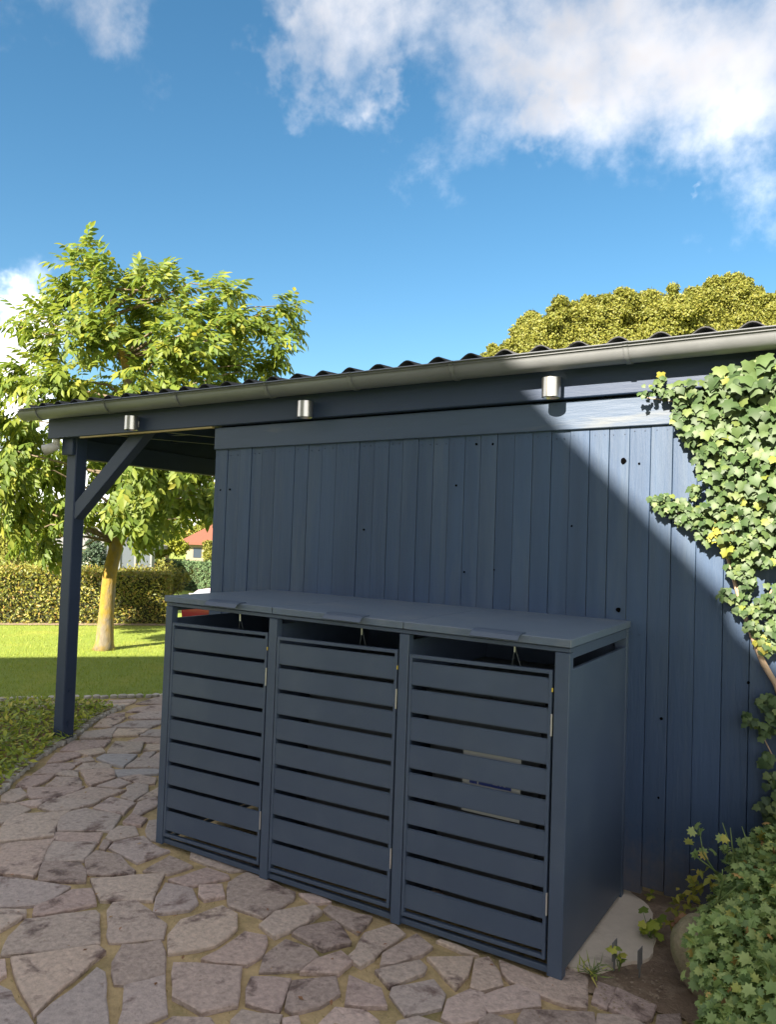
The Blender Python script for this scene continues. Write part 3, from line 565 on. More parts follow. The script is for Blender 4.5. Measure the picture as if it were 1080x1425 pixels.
# corrugated roof
PIT_ = .177; amp = .022; x0, x1 = -2.26, 4.75; nseg = int((x1-x0)/PIT_*12); ph = float(ony(860, 470, -.12)[0])
def roofz(x, y, t=0): return 2.381+.006*(x-1)+.072*(y+.12)+amp*math.cos(2*math.pi*(x-ph)/PIT_)+t
roof = None
nsh = 7; bounds = np.linspace(x0, x1, nsh+1)
for k in range(nsh):
    a, b = bounds[k], bounds[k+1]; m_ = 72; xs = np.linspace(a-.0, b+.03 if k < nsh-1 else b, m_); V = []; yy = [-.12, .9, 2.0, 3.15]; dz = .002*(k % 2)
    for t in (dz, dz-.006):
        for y in yy:
            for x in xs: V.append((x, y, roofz(x, y, t)))
    Fs = []; q = m_*len(yy)
    for j in range(len(yy)-1):
        for i in range(m_-1):
            Fs.append((j*m_+i, j*m_+i+1, (j+1)*m_+i+1, (j+1)*m_+i)); Fs.append((q+j*m_+i, q+(j+1)*m_+i, q+(j+1)*m_+i+1, q+j*m_+i+1))
    for i in range(m_-1): Fs.append((i, q+i, q+i+1, i+1))
    link('roof_sheet', me_of('roof_sheet', V, Fs, 'fibre', True), shed)
# gutter: half round with beaded lip
def gutter(a, b, r, name, ym=-.15, zt=2.335, lip=True, m='zinc', parent=None):
    V = []; prof = [(ym-r*math.cos(t), -r*math.sin(t)) for t in np.linspace(0, math.pi, 13)]
    prof = [(ym-r+.010*math.cos(t)-.002, .004+.009*math.sin(t)) for t in np.linspace(-2.2, 2.6, 8)][::-1]+prof if lip else prof
    xs = np.linspace(a, b, 3); k = len(prof)
    for x in xs:
        for (y, z) in prof: V.append((x, y, zt+.006*(x-1)+z))
    for x in xs:
        for (y, z) in prof:
            V.append((x, y+(.003 if y < ym else -.003), zt+.006*(x-1)+z+.0025))
    Fs = []; q = len(xs)*k
    for j in range(len(xs)-1):
        for i in range(k-1): Fs.append((j*k+i, j*k+i+1, (j+1)*k+i+1, (j+1)*k+i)); Fs.append((q+j*k+i, q+(j+1)*k+i, q+(j+1)*k+i+1, q+j*k+i+1))
    for j in (0, len(xs)-1):
        for i in range(k-1): Fs.append((j*k+i, q+j*k+i, q+j*k+i+1, j*k+i+1))
    return link(name, me_of(name, V, Fs, m, True), parent)
gut = gutter(-2.25, 4.76, .062, 'gutter', parent=shed)
capv = [(-2.251, -.15, 2.335-.0195)]+[(-2.251, -.15-.062*math.cos(t), 2.335-.0195-.062*math.sin(t)) for t in np.linspace(0, math.pi, 13)]
link('gutter_end_cap', me_of('gutter_end_cap', capv, [(0, i+1, i+2) for i in range(12)], 'zinc'), gut)
for gx in (-2.05, -1.32, -.66, .05, .62, 1.21, 2.03, 2.75, 3.5):
    gutter(gx-.012, gx+.012, .066, 'gutter_joint', parent=gut)
# wall lamps
lm = None
for i, ((lx, ly), lab, lx_) in enumerate([((183, 589), 'leftmost steel cylinder wall lamp, above the diagonal brace', 0), ((425, 570), 'middle steel cylinder wall lamp, in the shade on the blue fascia', 0), ((768, 540), 'rightmost steel cylinder wall lamp, in sunlight, casting a rounded shadow', 0)]):
    p = ony(lx, ly, -.115); t = thing('wall_lamp', lab, 'lamp', (p[0], -.066, p[2]), 'cylinder lamps along the fascia')
    if lm is None:
        bm = bmesh.new(); n_ = 28
        for (r0, z0, r1, z1) in [(.041, .045, .0425, .0435), (.0425, .0435, .0425, -.0435), (.0425, -.0435, .0405, -.045), (.0405, -.045, .036, -.036), (.036, -.036, .036, .03)]:
            a = [bm.verts.new((r0*math.cos(2*math.pi*k/n_), r0*math.sin(2*math.pi*k/n_), z0)) for k in range(n_)]; b = [bm.verts.new((r1*math.cos(2*math.pi*k/n_), r1*math.sin(2*math.pi*k/n_), z1)) for k in range(n_)]
            for k in range(n_): bm.faces.new((a[k], b[k], b[(k+1) % n_], a[(k+1) % n_]))
        bm.faces.new([bm.verts.new((.041*math.cos(2*math.pi*k/n_), .041*math.sin(2*math.pi*k/n_), .045)) for k in range(n_)])
        lm = bm_me('lamp_body', bm, 'steel', True); bm = bmesh.new(); boxm(bm, -.016, .016, -.011, .0, -.02, .02, .002); lb = bm_me('lamp_bracket', bm, 'steel')
        bm = bmesh.new(); tubem(bm, [(0, 0, -.03), (0, 0, -.005)], .034, 20); lg = bm_me('lamp_glass', bm, 'whitep')
    for nm, me, lo_ in (('lamp_body', lm, (p[0], -.119, p[2])), ('lamp_bracket', lb, (p[0], -.0665, p[2])), ('lamp_glass', lg, (p[0], -.119, p[2]))): link(nm, me, t, lo_)
# security spot under the beam end
p = ony(75, 622, -.03)
sl_ = thing('security_light', 'small off-white security light under the left end of the beam', 'lamp', (p[0], -.03, p[2]))
tube('bracket', [(p[0]+.02, -.03, p[2]+.075), (p[0]+.02, -.03, p[2]+.01)], .024, 'whitep', sl_, 12)
tube('lamp_head', [(p[0]+.03, -.02, p[2]+.012), (p[0]-.05, -.075, p[2]-.028)], [.026, .040], 'whitep', sl_, 14)
tube('lamp_lens', [(p[0]-.05, -.075, p[2]-.028), (p[0]-.054, -.078, p[2]-.030)], .034, 'zinc', sl_, 14)

# ------------------------------------------------------------------ bin shelter
BW, BD, BH = 2.022, .805, 1.178
bins = thing('bin_shelter', 'anthracite triple wheelie bin shelter with slatted doors in front of the blue shed wall', 'bin shelter', (BW/2, -BD/2, 0))
def warp(v):   # right end stands a touch lower
    k = 1+.006*(1-v.x/BW)-.010*(v.x/BW)*max(0, -v.y/BD); return Vector((v.x, v.y, v.z*k))
def bb(name, *a, m='powder', parent=bins, bev=.0018, label=None): return box(name, *a, m, parent, bev, warp, label)
XP = [(0, .042), (.655, .698), (1.328, 1.371), (1.968, BW)]
for a, b in XP: bb('post', a, b, -BD, -BD+.04, 0, 1.128, bev=.002)
for a, b in (XP[0], XP[3]): bb('post', a, b, -.048, -.008, 0, 1.128)
bb('front_rail', .0, BW, -BD+.003, -BD+.035, 1.13, 1.146)
bb('rear_rail', .0, BW, -.045, -.01, 1.13, 1.146)
bb('side_rail', .002, .03, -BD+.04, -.05, 1.106, 1.146); bb('side_rail', BW-.03, BW-.002, -BD+.04, -.05, 1.106, 1.146)
for x in (.002, BW-.016): bb('side_panel', x, x+.014, -BD+.041, -.049, .022, 1.068, bev=.001)
bb('back_panel', .045, BW-.045, -.022, -.016, .05, 1.12, bev=0)
for x in (.67, 1.343): bb('partition', x, x+.012, -BD+.045, -.03, .03, 1.10, bev=0)
bb('base_rail', .043, BW-.056, -BD+.012, -BD+.03, .004, .026); bb('base_rail', .043, BW-.056, -.05, -.03, .004, .03)
bb('base_rail', .01, .03, -BD+.05, -.06, .004, .018)
# lids
lx = [(-.006, .672), (.676, 1.345), (1.349, BW+.006)]
for i, (a, b) in enumerate(lx):
    o = bb('lid', a, b, -BD-.008, -.003, 1.149, 1.178, m='powder_sky_lit', bev=.0022)
    ha, hb = [(.30, .47), (.30, .49), (.30, .50)][i]; w = b-a; hx0 = a+w*.45; hx1 = a+w*.73
    bm = bmesh.new()
    pr = [(-BD-.008, 1.1795), (-BD-.030, 1.172), (-BD-.044, 1.158), (-BD-.046, 1.160), (-BD-.031, 1.1755), (-BD-.008, 1.1835), (-BD+.03, 1.1835), (-BD+.03, 1.1795)]
    A_ = [bm.verts.new((hx0, y, z)) for y, z in pr]; B_ = [bm.verts.new((hx1, y, z)) for y, z in pr]
    bm.faces.new(A_); bm.faces.new(B_[::-1])
    for k in range(len(pr)): bm.faces.new((A_[k], A_[(k+1) % len(pr)], B_[(k+1) % len(pr)], B_[k]))
    for v in bm.verts: v.co = warp(v.co)
    link('lid_handle', bm_me('lid_handle', bm, 'powder'), o)
    xm = a+w*.66; bm = bmesh.new(); tubem(bm, [(xm, -BD+.045, 1.135), (xm, -BD+.045, 1.095)], .0032, 6); link('latch_pin', bm_me('latch_pin', bm, 'hinge'), o)
    bm = bmesh.new(); tubem(bm, [(xm, -BD+.045, 1.105), (xm-.012, -BD+.047, 1.03)], .0009, 4); tubem(bm, [(xm, -BD+.0455, 1.12), (xm+.012, -BD+.047, 1.08), (xm+.03, -BD+.047, 1.03)], .0009, 4); link('latch_wire', bm_me('latch_wire', bm, 'bin'), o)
# doors
slat_me = {}
for i in range(3):
    a, b = XP[i][1]+.004, XP[i+1][0]-.009; z0, z1 = .05, 1.062; Y0, Y1 = -BD+.002, -BD+.022
    sag = lambda v, b=b: warp(Vector((v.x, v.y, v.z-.010*(b-v.x)/.6)))



    bm = bmesh.new(); fw_ = .012
    boxm(bm, a, a+fw_, Y0, Y1, z0, z1, .0012); boxm(bm, b-fw_, b, Y0, Y1, z0, z1, .0012)
    boxm(bm, a+fw_+.0002, b-fw_-.0002, Y0+.0005, Y1-.0005, z1-.014, z1-.0006, .0012); boxm(bm, a+fw_+.0002, b-fw_-.0002, Y0+.0005, Y1-.0005, z0+.0006, z0+.014, .0012)
    for v in bm.verts: v.co = sag(v.co)
    dr = link('door', bm_me('door', bm, 'powder'), bins)
    if i == 0: dr['label'] = 'left slatted door'
    elif i == 1: dr['label'] = 'middle slatted door'
    else: dr['label'] = 'right slatted door'
    p0, p1 = z0+.014+.015, z1-.014-.015; pitch = (p1-p0+.0165)/9; hh = pitch-.0165
    for k in range(9):
        zz = p0+k*pitch; bm = bmesh.new()
        # a folded sheet slat: proud face with turned-back edges
        boxm(bm, a+fw_-.001, b-fw_+.001, Y0+.003, Y0+.010, zz, zz+hh, 0)
        es = [e for e in bm.edges if abs(e.verts[0].co.y-(Y0+.003)) < 1e-5 and abs(e.verts[1].co.y-(Y0+.003)) < 1e-5 and abs(e.verts[0].co.x-e.verts[1].co.x) > .1]
        bmesh.ops.bevel(bm, geom=es, offset=.004, segments=2, affect='EDGES')
        for v in bm.verts: v.co = sag(v.co)
        s_ = link('slat', bm_me('slat', bm, 'powder'), dr)
    for hz in (.83, .205):
        bm = bmesh.new(); boxm(bm, b-.001, b+.0045, Y0-.003, Y0+.004, hz, hz+.078, .0006)
        for v in bm.verts: v.co = warp(v.co)
        link('hinge', bm_me('hinge', bm, 'hinge'), dr)
    bm = bmesh.new(); boxm(bm, b-.001, b+.004, Y0-.001, Y0+.004, .985, 1.0, .001)
    for v in bm.verts: v.co = warp(v.co)
    link('screw', bm_me('screw', bm, 'brass'), dr)
# wheelie bin inside the right bay, seen through the slats
wb = thing('wheelie_bin', 'dark grey bin with a white and blue sticker behind the right slatted door', 'bin', (1.66, -.42, 0))
def tap(z): return .235+.05*z
bm = bmesh.new(); 
lo_ = [bm.verts.new((1.66+sx_*.21, -.42+sy_*.22, .05)) for sx_, sy_ in ((-1, -1), (1, -1), (1, 1), (-1, 1))]; hi_ = [bm.verts.new((1.66+sx_*.27, -.42+sy_*.30, .93)) for sx_, sy_ in ((-1, -1), (1, -1), (1, 1), (-1, 1))]
bm.faces.new(lo_[::-1]); bm.faces.new(hi_)
for k in range(4): bm.faces.new((lo_[k], lo_[(k+1) % 4], hi_[(k+1) % 4], hi_[k]))
bmesh.ops.bevel(bm, geom=[e for e in bm.edges], offset=.03, segments=2, affect='EDGES'); link('bin_body', bm_me('bin_body', bm, 'bin'), wb)
box('bin_lid', 1.38, 1.94, -.735, -.12, .935, .965, 'bin', wb, .01)
for x in (1.46, 1.86): tube('wheel', [(x-.025, -.13, .10), (x+.025, -.13, .10)], .095, 'blackp', wb, 18, False)
zt_, zb_ = float(ony(690, 1036, -.771)[2]), float(ony(690, 1138, -.771)[2]); zc = float(ony(690, 1085, -.771)[2]); xa, xb = float(ony(644, 1080, -.771)[0]), float(ony(725, 1080, -.771)[0])
stk = box('sticker', xa, xb, -.7715, -.7700, zb_, zt_, 'plastic_w', wb, 0)
box('sticker_band', xa+.03, xb-.035, -.7730, -.7716, zc-.03, zc+.03, 'plastic_b', stk, 0)
for (a, b, c, d) in ((.125, .145, -.02, .012), (.152, .158, -.02, .02), (.158, .178, .008, .016), (.168, .176, -.02, .006), (.062, .067, -.03, .014)): box('sticker_print', xa+a, xa+b, -.7738, -.7731, zc+c, zc+d, 'plastic_w', stk, 0)
for (a, b) in ((.035, .05), (.062, .075), (.10, .14), (.17, .185)): box('sticker_print', xa+a, xa+b, -.7726, -.7716, zt_-.03, zt_-.018, 'bin', stk, 0)
wb2 = thing('wheelie_bin', 'plain dark bin behind the middle slatted door', 'bin', (1.0, -.42, 0)); 
bm = bmesh.new(); boxm(bm, .76, 1.26, -.66, -.12, .05, .9, .03); link('bin_body', bm_me('bin_body', bm, 'bin'), wb2); box('bin_lid', .74, 1.28, -.69, -.10, .905, .935, 'bin', wb2, .01)
for x in (.83, 1.19): tube('wheel', [(x-.025, -.13, .10), (x+.025, -.13, .10)], .095, 'blackp', wb2, 18, False)

# ------------------------------------------------------------------ ivy on the wall
ivy = thing('ivy', 'green ivy with yellow patches climbing the right end of the blue wall', 'ivy', (2.9, -.03, 0))
def cl(x, y, r, n_, s0=.04, s1=.06, th_=.05, ymat=False): return (x, y, r, n_, s0, s1, th_, ymat)
CL = [cl(1015, 532, 14, 14, .08, .11, .06), cl(1060, 528, 20, 20, .08, .11, .08), cl(960, 555, 18, 26, .045, .07, .06), cl(1000, 560, 28, 40, .06, .09, .1), cl(1050, 560, 32, 55, .06, .10, .14), cl(925, 548, 14, 14, .03, .045, .03), cl(905, 553, 9, 8, .025, .035), cl(950, 585, 14, 22, .04, .06),
      cl(975, 600, 28, 70, .045, .065, .09), cl(1020, 610, 32, 90, .045, .07, .13), cl(1065, 610, 32, 80, .05, .08, .15), cl(1000, 650, 28, 85, .04, .06, .1), cl(1040, 660, 34, 110, .045, .065, .14), cl(1085, 670, 40, 120, .05, .07, .16), cl(990, 630, 14, 25, .04, .055),
      cl(1015, 700, 26, 90, .038, .055, .1), cl(1055, 710, 34, 120, .04, .055, .13), cl(1090, 740, 34, 90, .04, .06, .13), cl(1035, 750, 26, 90, .035, .05, .1), cl(1065, 770, 26, 70, .035, .05, .1), cl(1000, 735, 20, 55, .035, .05, .08), cl(975, 725, 18, 45, .035, .05, .06), cl(950, 715, 16, 45, .035, .05, .05), cl(928, 706, 14, 38, .035, .05, .045), cl(912, 703, 7, 10, .03, .04), cl(968, 690, 9, 12, .03, .045), cl(985, 750, 12, 18, .03, .045),
      cl(1030, 790, 18, 50, .035, .05, .06), cl(1040, 815, 12, 24, .03, .045), cl(1010, 832, 9, 12, .03, .04), cl(1030, 845, 14, 24, .03, .045), cl(1060, 850, 16, 26, .03, .045), cl(1075, 830, 14, 16, .03, .045), cl(1050, 880, 12, 14, .03, .045), cl(1070, 905, 12, 14, .03, .045), cl(1082, 880, 14, 18),
      cl(1045, 1005, 10, 9, .03, .045), cl(1070, 985, 14, 16, .04, .06), cl(1060, 1020, 12, 12, .03, .05), cl(1085, 1010, 16, 10, .04, .06), cl(1068, 1060, 8, 7), cl(1082, 1090, 14, 9), cl(1068, 1125, 10, 7), cl(1082, 1140, 16, 16), cl(1055, 1165, 8, 5), cl(1075, 1170, 14, 12),
      cl(1008, 745, 16, 34, .035, .05, .08, True), cl(1015, 770, 9, 9, .035, .05, .06, True), cl(1010, 715, 7, 6, .035, .045, .1, True), cl(1062, 900, 9, 8, .03, .045, .04, True), cl(925, 528, 3, 1, .05, .055, .08, True), cl(1012, 538, 10, 3, .045, .05, .12, True), cl(1035, 700, 8, 4, .04, .05, .15, True),
      cl(1130, 560, 60, 170, .05, .09, .15), cl(1140, 680, 60, 200, .045, .07, .15), cl(1200, 600, 70, 220, .05, .08, .15), cl(1180, 760, 50, 150, .045, .06, .15), cl(1270, 680, 60, 180, .05, .07, .15), cl(1110, 850, 30, 60), cl(1120, 1000, 30, 60), cl(1110, 1120, 30, 60)]
P = []; Sz = []; Yl = []
for (x, y, r, k, s0, s1, th_, ym) in CL:
    for _ in range(int(k*1.45)):
        a = rs.uniform(0, 2*math.pi); q = r*math.sqrt(rs.uniform())*1.05; yy = -.045-th_*rs.uniform()**1.3
        p = ony(x+q*math.cos(a), y+q*math.sin(a), -.05); P.append((p[0], yy-(.045 if p[2] > 2.12 else 0), p[2]+.02)); Sz.append(rs.uniform(s0, s1)*(.74 if s1 < .075 else .70)); Yl.append(ym)
P = np.array(P); Sz = np.array(Sz); Yl = np.array(Yl); n = len(P)
tipd = nrm(np.stack([rs.normal(0, .55, n), -.35+rs.normal(0, .25, n), -np.ones(n)+rs.normal(0, .35, n)], -1)); nor = nrm(np.stack([rs.normal(0, .4, n), -np.ones(n), .55+rs.normal(0, .35, n)], -1))
R_ = frames(tipd, nor); ivm = scatter('leaf', *IVY, np.zeros((1, 3)), np.eye(3)[None], np.ones(1), 'ivy'); ivym = scatter('leaf', *IVY, np.zeros((1, 3)), np.eye(3)[None], np.ones(1), 'ivy_y')
vis = np.array([px(p)[0] < 1090 for p in P]); score = np.where(vis, Sz, 0)*(1-P[:, 1]); order = np.argsort(-score); top = order[:290]; rest = order[290:]
tg = top[~Yl[top]]; ty = top[Yl[top]]
leaf_objs(ivy, ivm, P[tg], R_[tg], Sz[tg]); leaf_objs(ivy, ivym, P[ty], R_[ty], Sz[ty], label='yellow leaf')
g = rest[~Yl[rest]]; y_ = rest[Yl[rest]]
o = link('small_leaves', scatter('small_leaves', *IVY, P[g], R_[g], Sz[g], 'ivy'), ivy); o['kind'] = 'stuff'
o = link('yellow_leaves', scatter('yellow_leaves', *IVY, P[y_], R_[y_], Sz[y_], 'ivy_y'), ivy); o['kind'] = 'stuff'; o['label'] = 'yellow leaves'
def wl(pts, Y=-.035): return [tuple(ony(a, b, Y)) for a, b in pts]
for pts, r0 in [([(1100, 1010), (1080, 952), (1063, 925), (1047, 885), (1033, 845), (1020, 800), (1008, 755), (1010, 700)], .011), ([(1095, 970), (1075, 940), (1056, 905), (1050, 880), (1060, 850), (1075, 820)], .007), ([(1090, 880), (1070, 862), (1055, 845)], .005), ([(1030, 845), (1012, 832)], .004), ([(1095, 1080), (1075, 1050), (1060, 1020), (1045, 1003)], .003), ([(1075, 1130), (1085, 1090), (1095, 1060)], .004),
                ([(1010, 755), (970, 725), (915, 703)], .004), ([(1010, 700), (1030, 640), (1060, 560), (1075, 510)], .008), ([(1040, 640), (1000, 590), (950, 560), (895, 553)], .004), ([(1110, 1200), (1105, 1100), (1100, 1010)], .012)]:
    tube('stem', wl(pts), [r0*(1-.4*i/len(pts)) for i in range(len(pts))], 'vine', ivy, 7)

# ------------------------------------------------------------------ bush, boulder, small plants at the right
bush = thing('cranesbill_bush', 'sprawling green leafy bush with a few yellow and rust leaves below the wall', 'bush', (2.9, -.6, 0))
B_ = [((2.72, -.22, .22), .26), ((2.95, -.3, .24), .30), ((2.62, -.42, .16), .20), ((2.85, -.55, .22), .33), ((2.62, -.72, .17), .20), ((3.05, -.8, .2), .36), ((2.72, -.92, .12), .22), ((3.3, -.5, .22), .38), ((2.66, -1.02, .08), .16), ((2.95, -1.15, .1), .3), ((3.3, -1.2, .2), .45), ((2.90, -.10, .30), .16)]
P = []; NR = []
for (c, r) in B_:
    k = int(5200*r*r/.1); d = rv(k); d[:, 2] = np.abs(d[:, 2])*1.0-.25*(rs.uniform(size=k) < .35); rad = r*(1-.35*rs.uniform(size=k)**1.5)*(1+.12*np.array([mnoise.noise(Vector(tuple(q*4+np.array(c)*3))) for q in d])*2)
    P.append(np.array(c)+nrm(d)*rad[:, None]); NR.append(nrm(d))
P = np.concatenate(P); NR = np.concatenate(NR); kp = (P[:, 2] > .02) & (P[:, 1] < -.03); P, NR = P[kp], NR[kp]; n = len(P); Sz = rs.uniform(.017, .042, n)
tipd = nrm(NR*.8+rv(n)*.9+np.array([0, 0, -.15])); nor = nrm(NR*.6+np.array([0, -.2, .9])+rv(n)*.45); R_ = frames(tipd, nor)
gem = scatter('leaf', *GER, np.zeros((1, 3)), np.eye(3)[None], np.ones(1), 'bush')
uv = np.array([px(p) for p in P]); invw = (uv[:, 0] < 1085) & (uv[:, 1] < 1430) & ((P-CAM)@NR.mean(0) < 10); dist = np.linalg.norm(P-CAM, axis=1)
fr = ((CAM-P)*NR).sum(1) > 0
order = np.argsort(-np.where(invw & fr, Sz/dist, 0)*1.0); top = order[:290]; rest = order[290:]
leaf_objs(bush, gem, P[top], R_[top], Sz[top])
o = link('small_leaves', scatter('small_leaves', *GER, P[rest], R_[rest], Sz[rest], 'bush'), bush); o['kind'] = 'stuff'
yp = []
for (x, y, r, k) in [(955, 1255, 22, 40), (975, 1225, 16, 26), (1065, 1190, 14, 14), (938, 1285, 8, 10)]:
    for _ in range(k):
        a = rs.uniform(0, 6.28); q = r*math.sqrt(rs.uniform()); yp.append(ony(x+q*math.cos(a), y+q*math.sin(a), -.40 if y > 1215 else -.26))
yp = np.array(yp); n = len(yp); o = link('yellow_leaves', scatter('yellow_leaves', *SIMP, yp, frames(rv(n), nrm(np.array([-.3, -.6, .7])+rv(n)*.4)), rs.uniform(.03, .05, n), 'ivy_y'), bush); o['kind'] = 'stuff'; o['label'] = 'yellow leaves'
dp = []
for (x, y, k) in [(948, 1283, 8), (992, 1280, 6), (1045, 1250, 8), (1068, 1300, 14), (1052, 1255, 5), (1050, 1395, 10), (1060, 1383, 5), (1007, 1410, 5), (1043, 1412, 6)]:
    for _ in range(k): dp.append(at(x+rs.uniform(-7, 7), y+rs.uniform(-6, 6), 2.55 if y > 1330 else 2.8))
dp = np.array(dp); n = len(dp); o = link('dry_leaves', scatter('dry_leaves', *GER, dp, frames(rv(n), nrm(np.array([0, -.6, .7])+rv(n)*.5)), rs.uniform(.025, .04, n), 'deadleaf'), bush); o['kind'] = 'stuff'; o['label'] = 'rust-brown dry leaves'
for (a, b) in [((1000, 1220), (973, 1150)), ((1000, 1215), (965, 1185)), ((1012, 1200), (1006, 1145)), ((1025, 1205), (1017, 1152)), ((1042, 1195), (1033, 1150)), ((1043, 1200), (1030, 1165)), ((985, 1270), (1030, 1230)), ((1000, 1260), (1006, 1210)), ((1040, 1330), (1075, 1290)), ((975, 1300), (970, 1262)), ((1000, 1340), (960, 1310)), ((1050, 1245), (1078, 1275))]:
    pa = ony(*a, -.35 if a[1] < 1230 else -.62); pb = ony(*b, -.33 if a[1] < 1230 else -.70); mid = (pa+pb)/2+rs.normal(0, .01, 3); tube('stalk', [tuple(pa), tuple(mid), tuple(pb)], [.0035, .0028, .0015], 'stalk', bush, 5)

sp_ = []
for (x, y) in [(973, 1150), (978, 1158), (968, 1155), (965, 1184), (975, 1188), (985, 1190), (992, 1186), (1005, 1172), (1008, 1180), (1014, 1165), (960, 1176)]: sp_.append(ony(x, y, -.335))
sp_ = np.array(sp_); n = len(sp_); leaf_objs(bush, gem, sp_, frames(rv(n), nrm(np.array([0, -.8, .6])+rv(n)*.3)), np.full(n, .036))
# boulder
bm = bmesh.new(); bmesh.ops.create_icosphere(bm, subdivisions=4, radius=1)
bc = onz(945, 1385); 
for v in bm.verts:
    d = v.co.copy(); k = 1+.10*mnoise.noise(d*1.3+Vector((3, 1, 2)))+.02*mnoise.noise(d*5); v.co = Vector((d.x*.112*k, d.y*.112*k, d.z*.145*k)); v.co = Vector((v.co.x-.18*v.co.z, v.co.y, v.co.z))+Vector((bc[0]+.075, bc[1]+.10, .095))
tag(link('boulder', bm_me('boulder', bm, 'boulder', True)), 'rounded olive-grey boulder half hidden under the leafy bush', 'boulder')
# plant tags
for (x, yt, yb, lab) in [(856, 1308, 1351, 'grey metal plant tag beside the small green seedling'), (891.5, 1319, 1360, 'grey metal plant tag next to the boulder')]:
    b = onz(x-1, yb); t = at(x+2, yt, (b-CAM)@FW); h = t[2]
    v = Vector((.009, .030, 0)); V = []
    for s in (-.0008, .0008):
        for (a, z) in ((-.2, 0), (.15, 0), (.2, h*.35), (.5, h*.4), (.5, h*1.0), (-.5, h*.92), (-.5, h*.33), (-.2, h*.3)): V.append((b[0]+v.x*a+s, b[1]+v.y*a-s, z))
    Fs = [tuple(range(8)), tuple(range(15, 7, -1))]+[(i, 8+i, 8+(i+1) % 8, (i+1) % 8) for i in range(8)]
    tag(link('plant_tag', me_of('plant_tag', V, Fs, 'tagm')), lab, 'plant tag', 'metal plant tags in the soil')
def weed(name, c, n_, r, h, sz, lab, m='bush', tmpl=GER):
    t = thing(name, lab, 'plant', tuple(c)); P = np.array(c)+np.stack([rs.normal(0, r, n_), rs.normal(0, r, n_), rs.uniform(.2, 1, n_)*h], -1)
    me = scatter('leaf', *tmpl, np.zeros((1, 3)), np.eye(3)[None], np.ones(1), m); leaf_objs(t, me, P, frames(nrm(rv(n_)*np.array([1, 1, .5])+[0, 0, .2]), nrm(rv(n_)*.5+np.array([-.1, -.5, .9]))), rs.uniform(.7, 1.2, n_)*sz)
    bm = bmesh.new()
    for p in P: tubem(bm, [tuple(np.array(c)), tuple((p+np.array(c))/2+[0, 0, .005]), tuple(p)], .0012, 4)
    link('stem', bm_me('stem', bm, 'stalk'), t)
weed('seedling', onz(862, 1352), 7, .010, .085, .035, 'upright bright green seedling against the plant tag', 'bed', IVY)
weed('weed_tuft', onz(823, 1356), 26, .03, .035, .045, 'low spiky weed tuft at the corner of the concrete slab', 'bed', ([(-.06, 0, 0), (.06, 0, 0), (0, 1, -.1)], [(0, 1, 2)]))
weed('seedling', onz(903, 1252), 5, .01, .03, .03, 'tiny green seedling on the soil by the bottom of the blue wall', 'bed', IVY)
weed('young_plant', onz(905, 1306), 16, .035, .08, .045, 'small bright green plant on the slab edge left of the boulder', 'bed', IVY)

# ------------------------------------------------------------------ trees
def blobs_to_leaves(bl, dens, surf=.5):
    P = []; NR = []
    for (c, r) in bl:
        k = int(dens*r*r); d = rv(k); rad = r*rs.uniform(size=k)**surf; P.append(np.array(c)+d*rad[:, None]*np.array([1, 1, .9])); NR.append(d)
    return np.concatenate(P), np.concatenate(NR)
TD = 10.0
wt = thing('walnut_tree', 'young walnut tree with a lichen-yellow trunk standing on the lawn behind the carport', 'tree', tuple(onz(144, 902)))
base = onz(144, 902); td = (base-CAM)@FW
trk = [at(x, y, td) for x, y in [(144, 906), (145, 895), (147, 860), (152, 800), (162, 755), (172, 715), (180, 670), (186, 620), (184, 560), (172, 500), (150, 440), (128, 380)]]
tube('trunk', [tuple(p) for p in trk], [.150, .112, .094, .087, .082, .078, .072, .075, .06, .045, .03, .015], 'bark', wt, 16)
wb_px = [(120, 350, 18, 0), (100, 375, 14, .1), (135, 375, 16, -.2), (105, 415, 26, .3), (140, 410, 28, -.3), (75, 425, 20, .2), (60, 445, 18, -.3), (30, 445, 12, .3), (20, 452, 8, 0), (175, 390, 22, .2), (200, 385, 20, -.4), (225, 385, 16, 0), (195, 430, 36, .4), (240, 400, 12, 0), (245, 440, 26, -.5), (290, 400, 16, .2), (310, 410, 18, -.2), (325, 405, 10, .2), (280, 440, 32, .3), (320, 450, 32, -.4), (355, 455, 24, .2), (385, 430, 16, -.1), (405, 425, 10, .1), (395, 455, 14, .2), (380, 480, 18, -.2), (365, 505, 16, .1), (350, 515, 22, .3), (130, 470, 44, -.6), (190, 490, 50, .7), (250, 490, 50, -.8), (310, 500, 42, .6), (70, 480, 30, .5), (40, 520, 26, -.5), (10, 530, 26, .5), (90, 540, 46, -.9), (150, 560, 54, .9), (220, 550, 54, -.9), (290, 540, 44, .8), (0, 580, 40, -.6), (40, 600, 46, .9), (-30, 560, 40, 0), (-50, 620, 50, .5),
         (20, 650, 44, -.9), (70, 650, 46, .6), (-20, 690, 44, .3), (30, 700, 34, -.6), (70, 710, 34, .7), (35, 745, 18, .2), (70, 750, 20, -.4), (85, 765, 13, .1), (110, 700, 28, -.6), (160, 640, 50, .9), (210, 640, 50, -.9), (260, 650, 42, .9), (190, 700, 38, -.6), (155, 700, 30, .7), (240, 690, 30, .3), (275, 690, 24, -.3), (205, 735, 16, -.3), (160, 730, 13, .4), (225, 715, 20, .5), (290, 680, 22, .4), (330, 620, 40, .5), (350, 560, 30, .8), (255, 720, 9, 0), (300, 700, 10, .3)]
wbl = [(at(x, y, td+dz), r/F*td*1.0) for x, y, r, dz in wb_px]
P, NR = blobs_to_leaves(wbl, 860, .62); n = len(P)
cen = at(185, 600, td); outw = nrm(P-cen)
tipd = nrm(outw*.75+rv(n)*.6+np.array([0, 0, -.42])); nor = nrm(np.array([0, -.25, .75])+outw*.3+rv(n)*.4)
